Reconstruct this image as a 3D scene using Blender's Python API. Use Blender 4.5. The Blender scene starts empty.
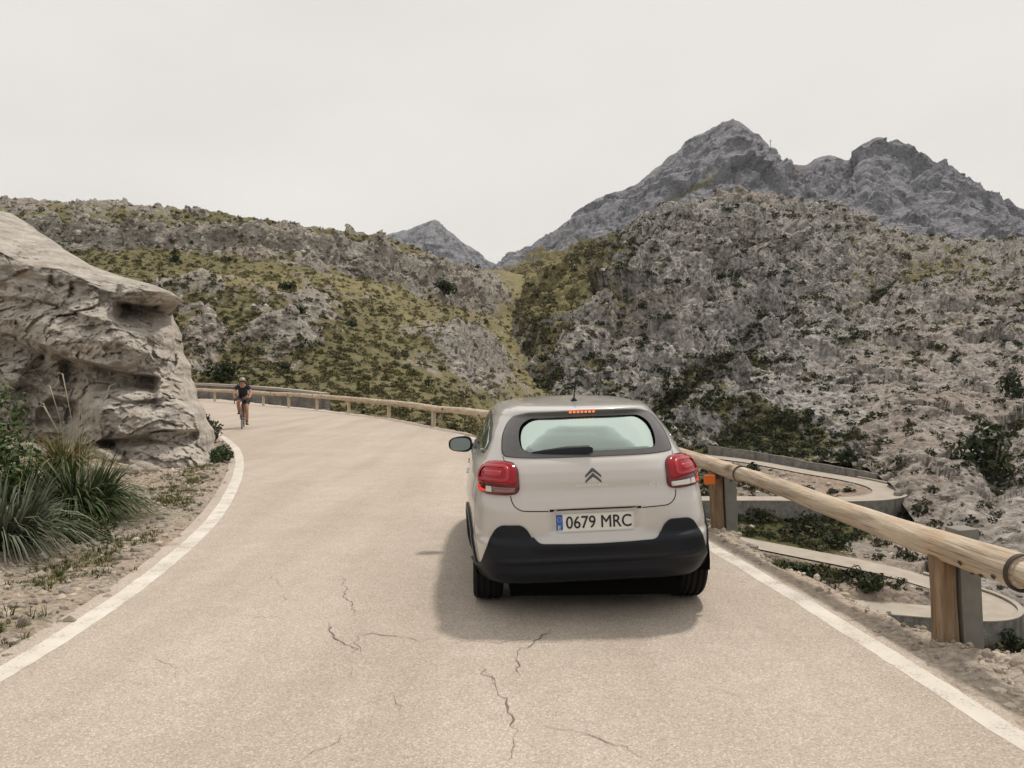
import bpy, bmesh, math, random
import numpy as np
from mathutils import Vector, Matrix, Euler
PI = math.pi
random.seed(7); RNG = np.random.default_rng(11)
SC = bpy.context.scene
COL = SC.collection
F, HZ, CX, CAMH = 740.0, 376.0, 512.0, 1.6

# ------------------------------------------------------------------ helpers
def w3(px, py, Y):
    """point seen at picture position (px, py) at a distance Y along the view axis"""
    return np.stack([(np.asarray(px)-CX)*Y/F, np.asarray(Y)+0*np.asarray(px), CAMH-(np.asarray(py)-HZ)*Y/F], -1)
def gnd(px, py, z=0.0):
    Y = F*(CAMH-z)/(py-HZ)
    return ((px-CX)*Y/F, Y)
def sstep(a, b, x):
    t = np.clip((x-a)/(b-a), 0, 1); return t*t*(3-2*t)
def gsm(a, sig, axis=0):
    n = int(max(1, round(3*sig))); k = np.exp(-0.5*(np.arange(-n, n+1)/sig)**2); k /= k.sum()
    a = np.moveaxis(a, axis, 0); p = np.concatenate([np.repeat(a[:1], n, 0), a, np.repeat(a[-1:], n, 0)], 0)
    o = sum(k[i]*p[i:i+len(a)] for i in range(2*n+1)); return np.moveaxis(o, 0, axis)
_G = np.random.default_rng(3).normal(size=(512, 3)); _G /= np.linalg.norm(_G, axis=1)[:, None]
def pn(P, seed=0):
    P = np.asarray(P, dtype=np.float64); sh = P.shape[:-1]; P = P.reshape(-1, 3)
    i = np.floor(P).astype(np.int64); f = P-i; u = f*f*f*(f*(f*6-15)+10)
    out = np.zeros(len(P))
    for dx in (0, 1):
        wx = u[:, 0] if dx else 1-u[:, 0]
        for dy in (0, 1):
            wy = u[:, 1] if dy else 1-u[:, 1]
            for dz in (0, 1):
                wz = u[:, 2] if dz else 1-u[:, 2]
                h = ((i[:, 0]+dx)*73856093) ^ ((i[:, 1]+dy)*19349663) ^ ((i[:, 2]+dz)*83492791) ^ (seed*2654435)
                h = (h ^ (h >> 13))*1274126177; g = _G[(h >> 9) & 511]
                out += wx*wy*wz*(g[:, 0]*(f[:, 0]-dx)+g[:, 1]*(f[:, 1]-dy)+g[:, 2]*(f[:, 2]-dz))
    return (out*1.5).reshape(sh)
def fbm(P, scale, octs=4, seed=0, gain=.5, lac=2.03):
    P = np.asarray(P)/scale; a = 1.0; o = 0; s = 0
    for k in range(octs):
        o = o+a*pn(P, seed+k*17); s += a; a *= gain; P = P*lac
    return o/s
def ridged(P, scale, octs=4, seed=0, gain=.5, lac=2.07):
    P = np.asarray(P)/scale; a = 1.0; o = 0; s = 0
    for k in range(octs):
        o = o+a*(1-2*np.abs(pn(P, seed+k*31))*1.25); s += a; a *= gain; P = P*lac
    return o/s

def vor1(P, scale, seed=0):
    """nearest and second nearest cell distances"""
    P = np.asarray(P)/scale; sh = P.shape[:-1]; P = P.reshape(-1, 3); i = np.floor(P).astype(np.int64)
    f1 = np.full(len(P), 9.); f2 = np.full(len(P), 9.)
    for dx in (-1, 0, 1):
        for dy in (-1, 0, 1):
            for dz in (-1, 0, 1):
                c = i+[dx, dy, dz]; h = (c[:, 0]*73856093) ^ (c[:, 1]*19349663) ^ (c[:, 2]*83492791) ^ (seed*2654435)
                h = (h ^ (h >> 13))*1274126177; h = h ^ (h >> 11)
                q = c+np.stack([(h >> 5) & 255, (h >> 13) & 255, (h >> 21) & 255], -1)/255.0
                d = np.sqrt(((P-q)**2).sum(1)); m = d < f1
                f2 = np.where(m, f1, np.minimum(f2, d)); f1 = np.where(m, d, f1)
    return f1.reshape(sh), f2.reshape(sh)

def facet(P, scale, seed=0, tilt=.9):
    """broken planes: every cell carries its own tilted face"""
    P = np.asarray(P)/scale; sh = P.shape[:-1]; P = P.reshape(-1, 3); i = np.floor(P).astype(np.int64); f1 = np.full(len(P), 9.); out = np.zeros(len(P))
    for dx in (-1, 0, 1):
        for dy in (-1, 0, 1):
            for dz in (-1, 0, 1):
                c = i+[dx, dy, dz]; h = (c[:, 0]*73856093) ^ (c[:, 1]*19349663) ^ (c[:, 2]*83492791) ^ (seed*2654435)
                h = (h ^ (h >> 13))*1274126177; h = h ^ (h >> 11)
                q = c+np.stack([(h >> 5) & 255, (h >> 13) & 255, (h >> 21) & 255], -1)/255.0
                r = P-q; d = (r**2).sum(1); m = d < f1; f1 = np.where(m, d, f1); out = np.where(m, (r*_G[(h >> 7) & 511]).sum(1)*tilt+((h >> 3) & 15)/30.-.25, out)
    return out.reshape(sh)

def link(o, parent=None):
    COL.objects.link(o)
    if parent is not None: o.parent = parent
    return o
def mesh_np(name, V, Q, mat, parent=None, smooth=True, attrs=None, tris=None):
    """mesh object from arrays; Q (n,4) quads and/or tris (m,3)"""
    me = bpy.data.meshes.new(name); V = np.asarray(V, dtype=np.float32).reshape(-1, 3)
    loops = []; starts = []; n0 = 0
    for A in (Q, tris):
        if A is None or len(A) == 0: continue
        A = np.asarray(A, dtype=np.int32); k = A.shape[1]
        loops.append(A.ravel()); starts.append(n0+np.arange(len(A))*k); n0 += A.size
    L = np.concatenate(loops); S = np.concatenate(starts)
    me.vertices.add(len(V)); me.vertices.foreach_set('co', V.ravel())
    me.loops.add(len(L)); me.loops.foreach_set('vertex_index', L.astype(np.int32))
    me.polygons.add(len(S)); me.polygons.foreach_set('loop_start', S.astype(np.int32))
    me.update(calc_edges=True); me.validate()
    me.polygons.foreach_set('use_smooth', np.full(len(me.polygons), smooth, dtype=bool))
    for an, av in (attrs or {}).items():
        a = me.color_attributes.new(an, 'FLOAT_COLOR', 'POINT'); a.data.foreach_set('color', np.asarray(av, dtype=np.float32).ravel())
    if mat: me.materials.append(mat)
    return link(bpy.data.objects.new(name, me), parent)
def grid_quads(nr, nc, wrap=False, flip=False):
    r = np.arange(nr-1)[:, None]; c = np.arange(nc if wrap else nc-1)[None]
    a = r*nc+c; b = r*nc+(c+1) % nc; q = np.stack([a, b, b+nc, a+nc], -1).reshape(-1, 4)
    return q[:, ::-1] if flip else q
def bm_obj(name, bm, mat, parent=None, smooth=False, bev=0):
    if bev:
        bmesh.ops.bevel(bm, geom=[e for e in bm.edges if len(e.link_faces) == 2 and e.calc_face_angle() > .5], offset=bev, segments=2, affect='EDGES', profile=.6)
    me = bpy.data.meshes.new(name); bm.normal_update(); bm.to_mesh(me); bm.free()
    for p in me.polygons: p.use_smooth = smooth
    for m in (mat if isinstance(mat, list) else [mat]): me.materials.append(m)
    return link(bpy.data.objects.new(name, me), parent)
def bx(bm, c, s, rot=None):
    r = bmesh.ops.create_cube(bm, size=1)['verts']
    M = Matrix.Translation(c) @ (rot.to_4x4() if rot else Matrix()) @ Matrix.Diagonal((*s, 1))
    bmesh.ops.transform(bm, matrix=M, verts=r); return r
def tube(bm, pts, rad, seg=8, caps=True):
    """round tube through points; rad is one number or a list"""
    pts = [Vector(p) for p in pts]; n = len(pts); rad = rad if hasattr(rad, '__len__') else [rad]*n
    rings = []; up = None
    for i, p in enumerate(pts):
        t = (pts[min(i+1, n-1)]-pts[max(i-1, 0)]).normalized()
        if up is None: up = t.orthogonal().normalized()
        up = (up-t*up.dot(t)).normalized(); v = t.cross(up)
        rings.append([bm.verts.new(p+(up*math.cos(2*PI*k/seg)+v*math.sin(2*PI*k/seg))*rad[i]) for k in range(seg)])
    for a, b in zip(rings, rings[1:]):
        for k in range(seg): bm.faces.new((a[k], a[(k+1) % seg], b[(k+1) % seg], b[k]))
    if caps: bm.faces.new(rings[0][::-1]); bm.faces.new(rings[-1])
def lathe(bm, prof, seg=32, axis='X', c=(0, 0, 0), close=False):
    """prof: list of (radius, along-axis)"""
    rings = []
    for r, a in prof:
        ring = []
        for k in range(seg):
            u, v = r*math.cos(2*PI*k/seg), r*math.sin(2*PI*k/seg)
            p = (a, u, v) if axis == 'X' else ((u, a, v) if axis == 'Y' else (u, v, a))
            ring.append(bm.verts.new(Vector(p)+Vector(c)))
        rings.append(ring)
    for a, b in zip(rings, rings[1:]+([rings[0]] if close else [])):
        for k in range(seg): bm.faces.new((a[k], a[(k+1) % seg], b[(k+1) % seg], b[k]))
    if not close:
        if prof[0][0] > 1e-4: bm.faces.new(rings[0][::-1])
        if prof[-1][0] > 1e-4: bm.faces.new(rings[-1])
def tag(o, label=None, cat=None, group=None, kind=None):
    if label: o['label'] = label
    if cat: o['category'] = cat
    if group: o['group'] = group
    if kind: o['kind'] = kind
    return o
def thing(name, label, cat, loc=(0, 0, 0), rz=0, group=None):
    o = bpy.data.objects.new(name, None); COL.objects.link(o); o.location = loc; o.rotation_euler = (0, 0, rz)
    o.empty_display_size = .2
    return tag(o, label, cat, group)
def copy_tree(o, parent=None):
    c = o.copy(); COL.objects.link(c); c.parent = parent
    for ch in list(o.children): copy_tree(ch, c)
    return c

# ------------------------------------------------------------------ materials
class NT:
    def __init__(s, name):
        s.m = bpy.data.materials.new(name); s.m.use_nodes = True; s.t = s.m.node_tree
        s.b = s.t.nodes['Principled BSDF']; s.out = s.t.nodes['Material Output']
    def n(s, typ, **kw):
        x = s.t.nodes.new(typ)
        for k, v in kw.items(): setattr(x, k, v)
        return x
    def l(s, a, b): s.t.links.new(a, b)
    def put(s, sock, v):
        if isinstance(v, bpy.types.NodeSocket): s.l(v, sock)
        elif v is not None:
            if sock.type == 'RGBA' and len(v) == 3: v = (*v, 1)
            sock.default_value = v
    def coord(s, scale=(1, 1, 1), kind='Object'):
        c = s.n('ShaderNodeTexCoord'); mp = s.n('ShaderNodeMapping'); s.l(c.outputs[kind], mp.inputs[0]); mp.inputs['Scale'].default_value = scale
        return mp.outputs[0]
    def noise(s, vec, scale, detail=4, rough=.55, dist=0):
        x = s.n('ShaderNodeTexNoise'); s.l(vec, x.inputs['Vector']); x.inputs['Scale'].default_value = scale
        x.inputs['Detail'].default_value = detail; x.inputs['Roughness'].default_value = rough; x.inputs['Distortion'].default_value = dist
        return x.outputs[0]
    def vor(s, vec, scale, feat='F1', out=0):
        x = s.n('ShaderNodeTexVoronoi', feature=feat); s.l(vec, x.inputs['Vector']); x.inputs['Scale'].default_value = scale
        return x.outputs[out]
    def ramp(s, fac, stops):
        r = s.n('ShaderNodeValToRGB'); e = r.color_ramp.elements
        while len(e) < len(stops): e.new(.5)
        for k, (p, c) in enumerate(stops):
            e[k].position = p; e[k].color = (*c, 1) if hasattr(c, '__len__') else (c, c, c, 1)
        s.l(fac, r.inputs[0]); return r.outputs[0]
    def mix(s, fac, a, b, mode='MIX'):
        x = s.n('ShaderNodeMix', data_type='RGBA', blend_type=mode)
        s.put(x.inputs[0], fac); s.put(x.inputs[6], a); s.put(x.inputs[7], b); return x.outputs[2]
    def math(s, op, a, b=0, clamp=False):
        x = s.n('ShaderNodeMath', operation=op, use_clamp=clamp); s.put(x.inputs[0], a); s.put(x.inputs[1], b); return x.outputs[0]
    def attr(s, name):
        a = s.n('ShaderNodeVertexColor'); a.layer_name = name; x = s.n('ShaderNodeSeparateColor'); s.l(a.outputs[0], x.inputs[0]); return x.outputs
    def bump(s, h, strength=.3, dist=.02, prev=None):
        b = s.n('ShaderNodeBump'); b.inputs['Strength'].default_value = strength; b.inputs['Distance'].default_value = dist
        s.l(h, b.inputs['Height'])
        if prev is not None: s.l(prev, b.inputs['Normal'])
        s.l(b.outputs[0], s.b.inputs['Normal']); return b.outputs[0]
    def set(s, color=None, rough=None, metal=None, spec=None, **kw):
        if color is not None: s.put(s.b.inputs['Base Color'], color)
        if rough is not None: s.put(s.b.inputs['Roughness'], rough)
        if metal is not None: s.b.inputs['Metallic'].default_value = metal
        if spec is not None: s.b.inputs['Specular IOR Level'].default_value = spec
        for k, v in kw.items(): s.put(s.b.inputs[k.replace('_', ' ')], v)
        return s.m
def plain(name, color, rough=.5, metal=0., spec=.5, var=.12, scale=30, bump=0, **kw):
    """one colour with a little uneven tone and roughness"""
    t = NT(name); v = t.coord(); n = t.noise(v, scale, 3)
    c = t.mix(n, tuple(x*(1-var) for x in color), tuple(min(1, x*(1+var)) for x in color))
    t.set(c, t.math('ADD', t.math('MULTIPLY', n, .15), rough-.07), metal, spec, **kw)
    if bump: t.bump(n, bump, .005)
    return t.m
# ------------------------------------------------------------------ camera, light, sky
cam = bpy.data.objects.new('camera', bpy.data.cameras.new('camera')); COL.objects.link(cam)
cam.location = (0, 0, CAMH); cam.rotation_euler = (PI/2, 0, 0)
cam.data.sensor_width = 36; cam.data.lens = 36*F/1024; cam.data.shift_y = -(384-HZ)/1024
cam.data.clip_start = .05; cam.data.clip_end = 20000
SC.camera = cam
SC.view_settings.view_transform = 'Standard'; SC.view_settings.look = 'None'; SC.view_settings.exposure = 0; SC.view_settings.gamma = 1
SUN = Vector((.27, .40, 1.0)).normalized()
sd = bpy.data.lights.new('sun', 'SUN'); sun = bpy.data.objects.new('sun', sd); COL.objects.link(sun)
sd.energy = 2.35; sd.angle = math.radians(4.5); sd.color = (1, .92, .82)
sun.rotation_euler = SUN.to_track_quat('Z', 'Y').to_euler(); sun.location = (0, 0, 60)
wd = bpy.data.worlds.new('World'); SC.world = wd; wd.use_nodes = True
nt = wd.node_tree; bg = nt.nodes['Background']
sk = nt.nodes.new('ShaderNodeTexSky'); sk.sky_type = 'NISHITA'; sk.sun_disc = False
sk.sun_elevation = math.asin(SUN.z); sk.sun_rotation = math.atan2(SUN.x, SUN.y); sk.dust_density = 5; sk.air_density = 1.2
# thin milky high cloud covering the whole sky, with faint uneven brightness
tc = nt.nodes.new('ShaderNodeTexCoord'); mp = nt.nodes.new('ShaderNodeMapping'); mp.inputs['Scale'].default_value = (1.2, 1.2, 3.0)
nz = nt.nodes.new('ShaderNodeTexNoise'); nz.inputs['Scale'].default_value = 1.6; nz.inputs['Detail'].default_value = 4
rp = nt.nodes.new('ShaderNodeValToRGB'); rp.color_ramp.elements[0].position = .3; rp.color_ramp.elements[1].position = .75
rp.color_ramp.elements[0].color = (8.15, 7.82, 7.35, 1); rp.color_ramp.elements[1].color = (9.2, 8.87, 8.35, 1)
mx = nt.nodes.new('ShaderNodeMix'); mx.data_type = 'RGBA'; mx.inputs[0].default_value = .93
L = nt.links.new
L(tc.outputs['Generated'], mp.inputs[0]); L(mp.outputs[0], nz.inputs['Vector']); L(nz.outputs[0], rp.inputs[0])
L(sk.outputs[0], mx.inputs[6]); L(rp.outputs[0], mx.inputs[7]); L(mx.outputs[2], bg.inputs[0]); bg.inputs[1].default_value = .1
SC.cycles.max_bounces = 8; SC.cycles.transparent_max_bounces = 16
SC.cycles.use_denoising = True

# thin haze over the whole valley
tH = bpy.data.materials.new('valley_air'); tH.use_nodes = True; t_ = tH.node_tree; t_.nodes.remove(t_.nodes['Principled BSDF']); pv = t_.nodes.new('ShaderNodeVolumePrincipled'); pv.inputs['Color'].default_value = (.90, .95, 1, 1); pv.inputs['Density'].default_value = .000042; t_.links.new(pv.outputs[0], t_.nodes['Material Output'].inputs['Volume'])
def haze_box():
    bm = bmesh.new(); r = bmesh.ops.create_cube(bm, size=1)['verts']; bmesh.ops.transform(bm, matrix=Matrix.Translation((0, 0, 337)) @ Matrix.Diagonal((8100, 8100, 766, 1)), verts=r)
    tag(bm_obj('haze', bm, tH), kind='stuff')
haze_box()
# ------------------------------------------------------------------ mountains, hill and ravine
def terrain_mat(name, rock_d, rock_m, rock_l, green, olive, dry, s=1.0, bumpd=.6, far=False):
    t = NT(name); v = t.coord(); a = t.attr('mask')
    n1 = t.noise(v, .22/s, 8, .62); n2 = t.noise(v, 1.3/s, 6, .65, .4); n3 = t.noise(v, .05/s, 4); n4 = t.noise(v, 3.2/s, 4, .6)
    cr = t.vor(v, .55/s, 'DISTANCE_TO_EDGE')
    rk = t.ramp(n2, [(.34, rock_d), (.47, rock_m), (.62, rock_l)])
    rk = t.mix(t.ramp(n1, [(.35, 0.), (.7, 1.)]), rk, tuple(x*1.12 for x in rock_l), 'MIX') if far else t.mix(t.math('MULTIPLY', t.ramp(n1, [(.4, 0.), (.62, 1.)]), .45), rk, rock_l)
    pink = tuple(np.array(rock_m)*np.array((1.22, 1.02, .88))*1.15)
    rk = t.mix(t.math('MULTIPLY', a[2], t.ramp(n3, [(.3, .3), (.65, 1.)])), rk, t.mix(n2, pink, tuple(x*1.35 for x in pink)))
    stain = t.ramp(t.noise(t.coord((1, 1, .18)), .45/s, 5, .6), [(.54, 0.), (.70, .35)])
    rk = t.mix(stain, rk, tuple(x*.55 for x in rock_d))
    vg = t.ramp(n2, [(.3, green), (.52, olive), (.72, tuple(x*1.5 for x in olive))])
    vg = t.mix(t.math('MULTIPLY', a[1], t.ramp(n4, [(.3, .4), (.65, 1.)])), vg, t.mix(n2, dry, tuple(x*1.5 for x in dry)))
    m = t.math('ADD', a[0], t.math('MULTIPLY', t.math('SUBTRACT', t.math('ADD', t.math('MULTIPLY', n2, .55), t.math('MULTIPLY', n4, .45)), .5), 1.5))
    f = t.ramp(m, [(.44, 0.), (.56, 1.)])
    t.set(t.mix(f, rk, vg), .95, 0, .15)
    h = t.math('ADD', t.math('MULTIPLY', n2, 1.0), t.math('ADD', t.math('MULTIPLY', n4, .45), t.math('MULTIPLY', t.ramp(cr, [(0., 0.), (.18, 1.)]), .35)))
    t.bump(h, .8, bumpd*s)
    return t.m
M_hill = terrain_mat('hillside_limestone', (.105, .098, .09), (.235, .22, .20), (.44, .415, .38), (.06, .064, .030), (.142, .128, .064), (.235, .205, .11))
M_mount = terrain_mat('mountain_limestone', (.036, .035, .034), (.195, .186, .176), (.53, .502, .47), (.03, .037, .016), (.115, .107, .050), (.225, .195, .10), 1.7)
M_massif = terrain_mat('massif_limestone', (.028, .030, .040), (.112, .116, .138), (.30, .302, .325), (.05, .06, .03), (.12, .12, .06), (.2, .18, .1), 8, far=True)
M_rav = terrain_mat('ravine_ground', (.11, .10, .09), (.23, .205, .18), (.40, .365, .32), (.022, .032, .012), (.055, .06, .022), (.13, .12, .055), .8)

def layer(cols, ncol, nrow, px0, px1, back=(1.3, .72), sm=(6, 5), dens=None):
    """relief from columns of (py, Y) nodes listed from its foot to its crest; straight in space between the nodes"""
    px = np.linspace(px0, px1, ncol); xs = [c[0] for c in cols]; K = len(cols[0][1])
    Yk = np.stack([np.interp(px, xs, [c[1][k][1] for c in cols]) for k in range(K)])
    Pk = np.stack([np.interp(px, xs, [c[1][k][0] for c in cols]) for k in range(K)])
    Yk = gsm(Yk, sm[0], 1); Pk = gsm(Pk, sm[0]*.5, 1)
    Zk = CAMH-(Pk-HZ)*Yk/F
    if back: Yk = np.concatenate([Yk, Yk[-1:]*back[0]]); Zk = np.concatenate([Zk, Zk[-1:]*back[1]]); K += 1
    dens = dens or [1]*(K-1-(1 if back else 0))+([.18] if back else [])
    cum = np.concatenate([[0], np.cumsum(dens)]); tt = np.interp(np.linspace(0, cum[-1], nrow), cum, np.arange(K))
    i = np.clip(np.floor(tt).astype(int), 0, K-2); f = (tt-i)[:, None]
    Y = Yk[i]*(1-f)+Yk[i+1]*f; Z = Zk[i]*(1-f)+Zk[i+1]*f
    if sm[1]:
        Y2 = gsm(Y, sm[1], 0); Z2 = gsm(Z, sm[1], 0); Y, Z = Y2, Z2
    X = (px[None]-CX)/F*Y
    return px, np.stack([X, Y, Z], -1)
def normals(P):
    du = np.gradient(P, axis=1); dv = np.gradient(P, axis=0); n = np.cross(du, dv); n /= np.linalg.norm(n, axis=-1, keepdims=True)+1e-9
    return np.where(n[..., 2:3] < 0, -n, n)
def pxy(P): return CX+F*P[..., 0]/P[..., 1], HZ+F*(CAMH-P[..., 2])/P[..., 1]
def blob(px, py, cx, cy, rx, ry, rot=0):
    c, s = math.cos(math.radians(rot)), math.sin(math.radians(rot)); dx, dy = px-cx, py-cy
    return np.exp(-(((dx*c+dy*s)/rx)**2+((-dx*s+dy*c)/ry)**2))
def ground_obj(name, P, mask, mat):
    o = mesh_np(name, P.reshape(-1, 3), grid_quads(*P.shape[:2]), mat, attrs={'mask': np.concatenate([mask, np.ones(mask.shape[:2]+(1,))], -1).reshape(-1, 4)})
    return tag(o, kind='structure')
SURF = {}

# --- left hill
cols = [(-560, [(420, 22), (330, 60), (300, 90), (280, 140), (262, 170), (232, 180), (212, 250)]),
        (-100, [(418, 30), (345, 70), (300, 105), (272, 160), (256, 185), (226, 196), (208, 270)]),
        (0, [(436, 42), (345, 75), (300, 105), (270, 165), (255, 190), (223, 202), (205, 285)]),
        (100, [(436, 44), (345, 76), (297, 105), (270, 165), (252, 192), (222, 204), (204.5, 290)]),
        (200, [(438, 44), (348, 76), (298, 102), (276, 165), (254, 195), (224, 207), (211, 290)]),
        (300, [(442, 44), (350, 78), (305, 104), (286, 165), (264, 200), (235, 214), (227, 280)]),
        (380, [(452, 43), (360, 80), (328, 108), (304, 165), (284, 215), (248, 232), (235.5, 300)]),
        (432, [(466, 42), (374, 80), (345, 105), (322, 170), (303, 250), (266, 270), (254, 330)]),
        (464, [(474, 42), (392, 76), (352, 98), (332, 180), (312, 290), (282, 312), (268, 400)]),
        (488, [(482, 43), (412, 84), (376, 110), (342, 190), (316, 320), (290, 350), (268, 500)]),
        (530, [(475, 50), (450, 84), (420, 112), (360, 230), (326, 360), (300, 420), (272, 520)]),
        (580, [(530, 50), (500, 84), (450, 112), (385, 230), (350, 360), (322, 420), (296, 520)])]
px, P = layer(cols, 760, 420, -560, 580)
qx, qy = pxy(P); n = normals(P)
fb = fbm(P, 26, 4, 5)
rock = np.clip(.95*blob(qx, qy, 285, 332, 52, 34, -20)+.95*blob(qx, qy, 455, 352, 52, 22, 8)+.8*blob(qx, qy, 205, 292, 40, 8)
               + .85*blob(qx, qy, 205, 345, 20, 25)+.7*blob(qx, qy, 480, 375, 25, 22)
               + .9*sstep(0, 1, np.exp(-((qy-np.interp(qx, [-100, 60, 200, 300, 380, 440, 500], [240, 236, 240, 250, 264, 284, 296]))/np.interp(qx, [0, 200, 440], [15, 16, 21]))**2))
               + .62*sstep(228, 205, qy), 0, 1)
mid = fbm(P, 9, 4, 6, .62)
sad = sstep(485, 520, qx)*sstep(372, 340, qy); rr = np.clip(rock*.9*(1-.7*sad)+.52*fb+.8*mid-.02-.22*sad, 0, 1)
f1, f2 = vor1(P*[1, 1, 1.6]+1.2*np.stack([mid, fb, mid], -1), 5.5, 3); g1, g2 = vor1(P*[1, 1, 1.3], 2.3, 4)
d = 1.9*fbm(P, 22, 3, 1)+rr*(2.4*facet(P*[1, 1, 1.5], 11, 2)+1.3*facet(P*[1, 1, 1.4], 4.5, 3)+1.4*(ridged(P*[1, 1, 1.8], 9, 5, 9, .6)-.35)+2.1*(.55-f1)+.8*(.55-g1))+(1-rr)*(.5*ridged(P, 4, 3, 13)+.25*(.5-g1))
d = d*np.clip(P[..., 1]/140, .5, 1.3)
def terrace(P, step, msk, seed, lo=.2, hi=.55, warp=.45):
    """ledges: short steep risers between flatter treads"""
    q = (P[..., 2]+warp*step*2*fbm(P, step*4, 3, seed))/step; b = np.floor(q); f = q-b; P = P.copy(); P[..., 2] += step*(sstep(lo, hi, f)-f)*msk; return P
P = terrace(P, 8.5, np.clip(rr*1.3-.15, 0, .95), 7)
P = P+n*d[..., None]*np.array([.8, .8, 1.0])
veg = .92-.95*rr+.42*fbm(P, 5, 5, 21, .68)-.3*sstep(.75, .45, normals(P)[..., 2])
dry = np.clip(.25+.9*blob(qx, qy, 300, 287, 150, 14, 4)+.6*blob(qx, qy, 440, 330, 70, 18, 18)+.8*blob(qx, qy, 110, 207, 200, 7)+.5*fbm(P, 18, 2, 33)+.5*sstep(430, 520, qx)+.5*sad, 0, 1)
pal = np.clip(.25+.5*fb, 0, 1)
ground_obj('hill', P, np.stack([veg, dry, pal], -1), M_hill); SURF['hill'] = (P, veg, dry)

# --- the pyramid peak far behind the saddle, and the high massif
def far(name, crest, Yc, Yf, pyf, px0, px1, nc, nr, amp, sc, seed, masks):
    cols = [(x, [(pyf, Yf), (pyf*.45+y*.55, Yf*.45+Yc*.55), (y, Yc)]) for x, y in crest]
    px, P = layer(cols, nc, nr, px0, px1, sm=(1.3, 2.5), back=(1.25, .6))
    n = normals(P); S = P*[1, 1, .55]
    d = amp*(1.1*(ridged(S, sc, 7, seed, .6)-.45)+.5*fbm(P, sc*2.2, 2, seed+3)+.45*(ridged(S*[1, 1, .5], sc*.22, 3, seed+9)-.4))*.55
    D_ = P@np.array([[.9, 0, -.35], [0, 1, 0], [.42, 0, .75]]).T; cf = np.clip((.917-np.linspace(0, 1, P.shape[0])[:, None])/.10, .28, 1); d = d*.9*np.maximum(cf, .5)+amp*cf*(1.7*facet(D_*[1, 1, .28], sc*.8, seed+20, .8)+.75*facet(D_*[1.2, 1, .25], sc*.3, seed+21, .8)+.28*facet(D_*[1.4, 1, .3], sc*.12, seed+22, .8))
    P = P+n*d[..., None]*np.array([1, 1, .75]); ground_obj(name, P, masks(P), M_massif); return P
def mk_p(P):
    z = 0*P[..., 0]; return np.stack([z+.0+.25*fbm(P, 120, 3, 2), z+.3, z+.1], -1)
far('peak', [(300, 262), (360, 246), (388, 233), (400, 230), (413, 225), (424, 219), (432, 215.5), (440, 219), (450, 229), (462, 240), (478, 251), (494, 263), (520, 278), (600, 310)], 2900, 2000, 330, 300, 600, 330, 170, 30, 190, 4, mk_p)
def mk_m(P):
    qx, qy = pxy(P); z = 0*qx
    v = .08+.35*fbm(P, 150, 3, 8)+.55*blob(qx, qy, 700, 185, 70, 5, -28)+.4*blob(qx, qy, 560, 240, 40, 5, -20)
    return np.stack([v, z+.45, .12+.8*blob(qx, qy, 800, 168, 9, 10)], -1)
crest = [(440, 300), (480, 276), (503, 263), (517, 254), (530, 246), (545, 236), (560, 223), (580, 209), (600, 197), (620, 190), (638, 181), (652, 168), (668, 153), (684, 143), (700, 134), (712, 127), (722, 124), (733, 117), (742, 122), (752, 133), (762, 143), (772, 147), (784, 157), (797, 161), (806, 162), (814, 156), (826, 152.5), (836, 155), (845, 160), (853, 159), (861, 154), (866, 140), (876, 137), (888, 140), (897, 137), (910, 147), (922, 153), (940, 165), (958, 175), (978, 187), (1000, 199), (1024, 209), (1100, 240), (1300, 290), (1500, 330)]
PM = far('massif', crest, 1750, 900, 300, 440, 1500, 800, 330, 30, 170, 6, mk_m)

# --- the near mountain right of the valley
cols = [(400, [(440, 76), (410, 100), (360, 200), (320, 330), (300, 420), (300, 500)]),
        (470, [(440, 76), (415, 100), (370, 200), (325, 330), (298, 440), (286, 520)]),
        (505, [(440, 78), (412, 98), (365, 160), (322, 280), (289, 440), (271, 540)]),
        (530, [(440, 80), (400, 96), (350, 130), (300, 240), (276, 430), (264, 540)]),
        (560, [(442, 82), (395, 96), (335, 126), (285, 220), (270, 420), (255, 540)]),
        (620, [(446, 84), (400, 98), (325, 136), (265, 205), (251, 330), (234, 500)]),
        (660, [(450, 86), (405, 100), (320, 140), (255, 195), (230, 280), (216, 440)]),
        (700, [(456, 86), (415, 104), (330, 146), (262, 196), (222, 240), (201, 360)]),
        (740, [(460, 84), (425, 108), (345, 150), (275, 200), (227, 240), (195, 350)]),
        (790, [(462, 80), (430, 105), (350, 150), (290, 210), (242, 260), (200, 370)]),
        (830, [(466, 76), (432, 92), (365, 140), (300, 205), (250, 275), (209, 400)]),
        (870, [(474, 72), (440, 82), (370, 128), (310, 200), (262, 280), (224, 420)]),
        (895, [(492, 65), (455, 74), (380, 118), (318, 190), (268, 280), (231, 430)]),
        (920, [(530, 55), (460, 68), (390, 110), (322, 180), (272, 280), (237, 440)]),
        (970, [(640, 42), (500, 58), (410, 98), (330, 170), (280, 270), (244, 430)]),
        (1024, [(800, 32), (560, 48), (420, 88), (340, 160), (290, 260), (250, 420)]),
        (1200, [(1000, 26), (600, 40), (440, 80), (340, 150), (300, 240), (262, 360)]),
        (1500, [(1000, 20), (600, 32), (440, 60), (340, 110), (290, 180), (262, 260)])]
def wide(Y): return Y*(1.65-.35*np.clip((Y-80)/350, 0, 1))
cols = [(x, [(y, wide(Y)) for y, Y in nn]) for x, nn in cols]
px, P = layer(cols, 1000, 680, 400, 1500, dens=[.8, 1, 1, .9, .8, .15])
qx, qy = pxy(P); n = normals(P); fb = fbm(P, 45, 4, 41)
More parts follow.
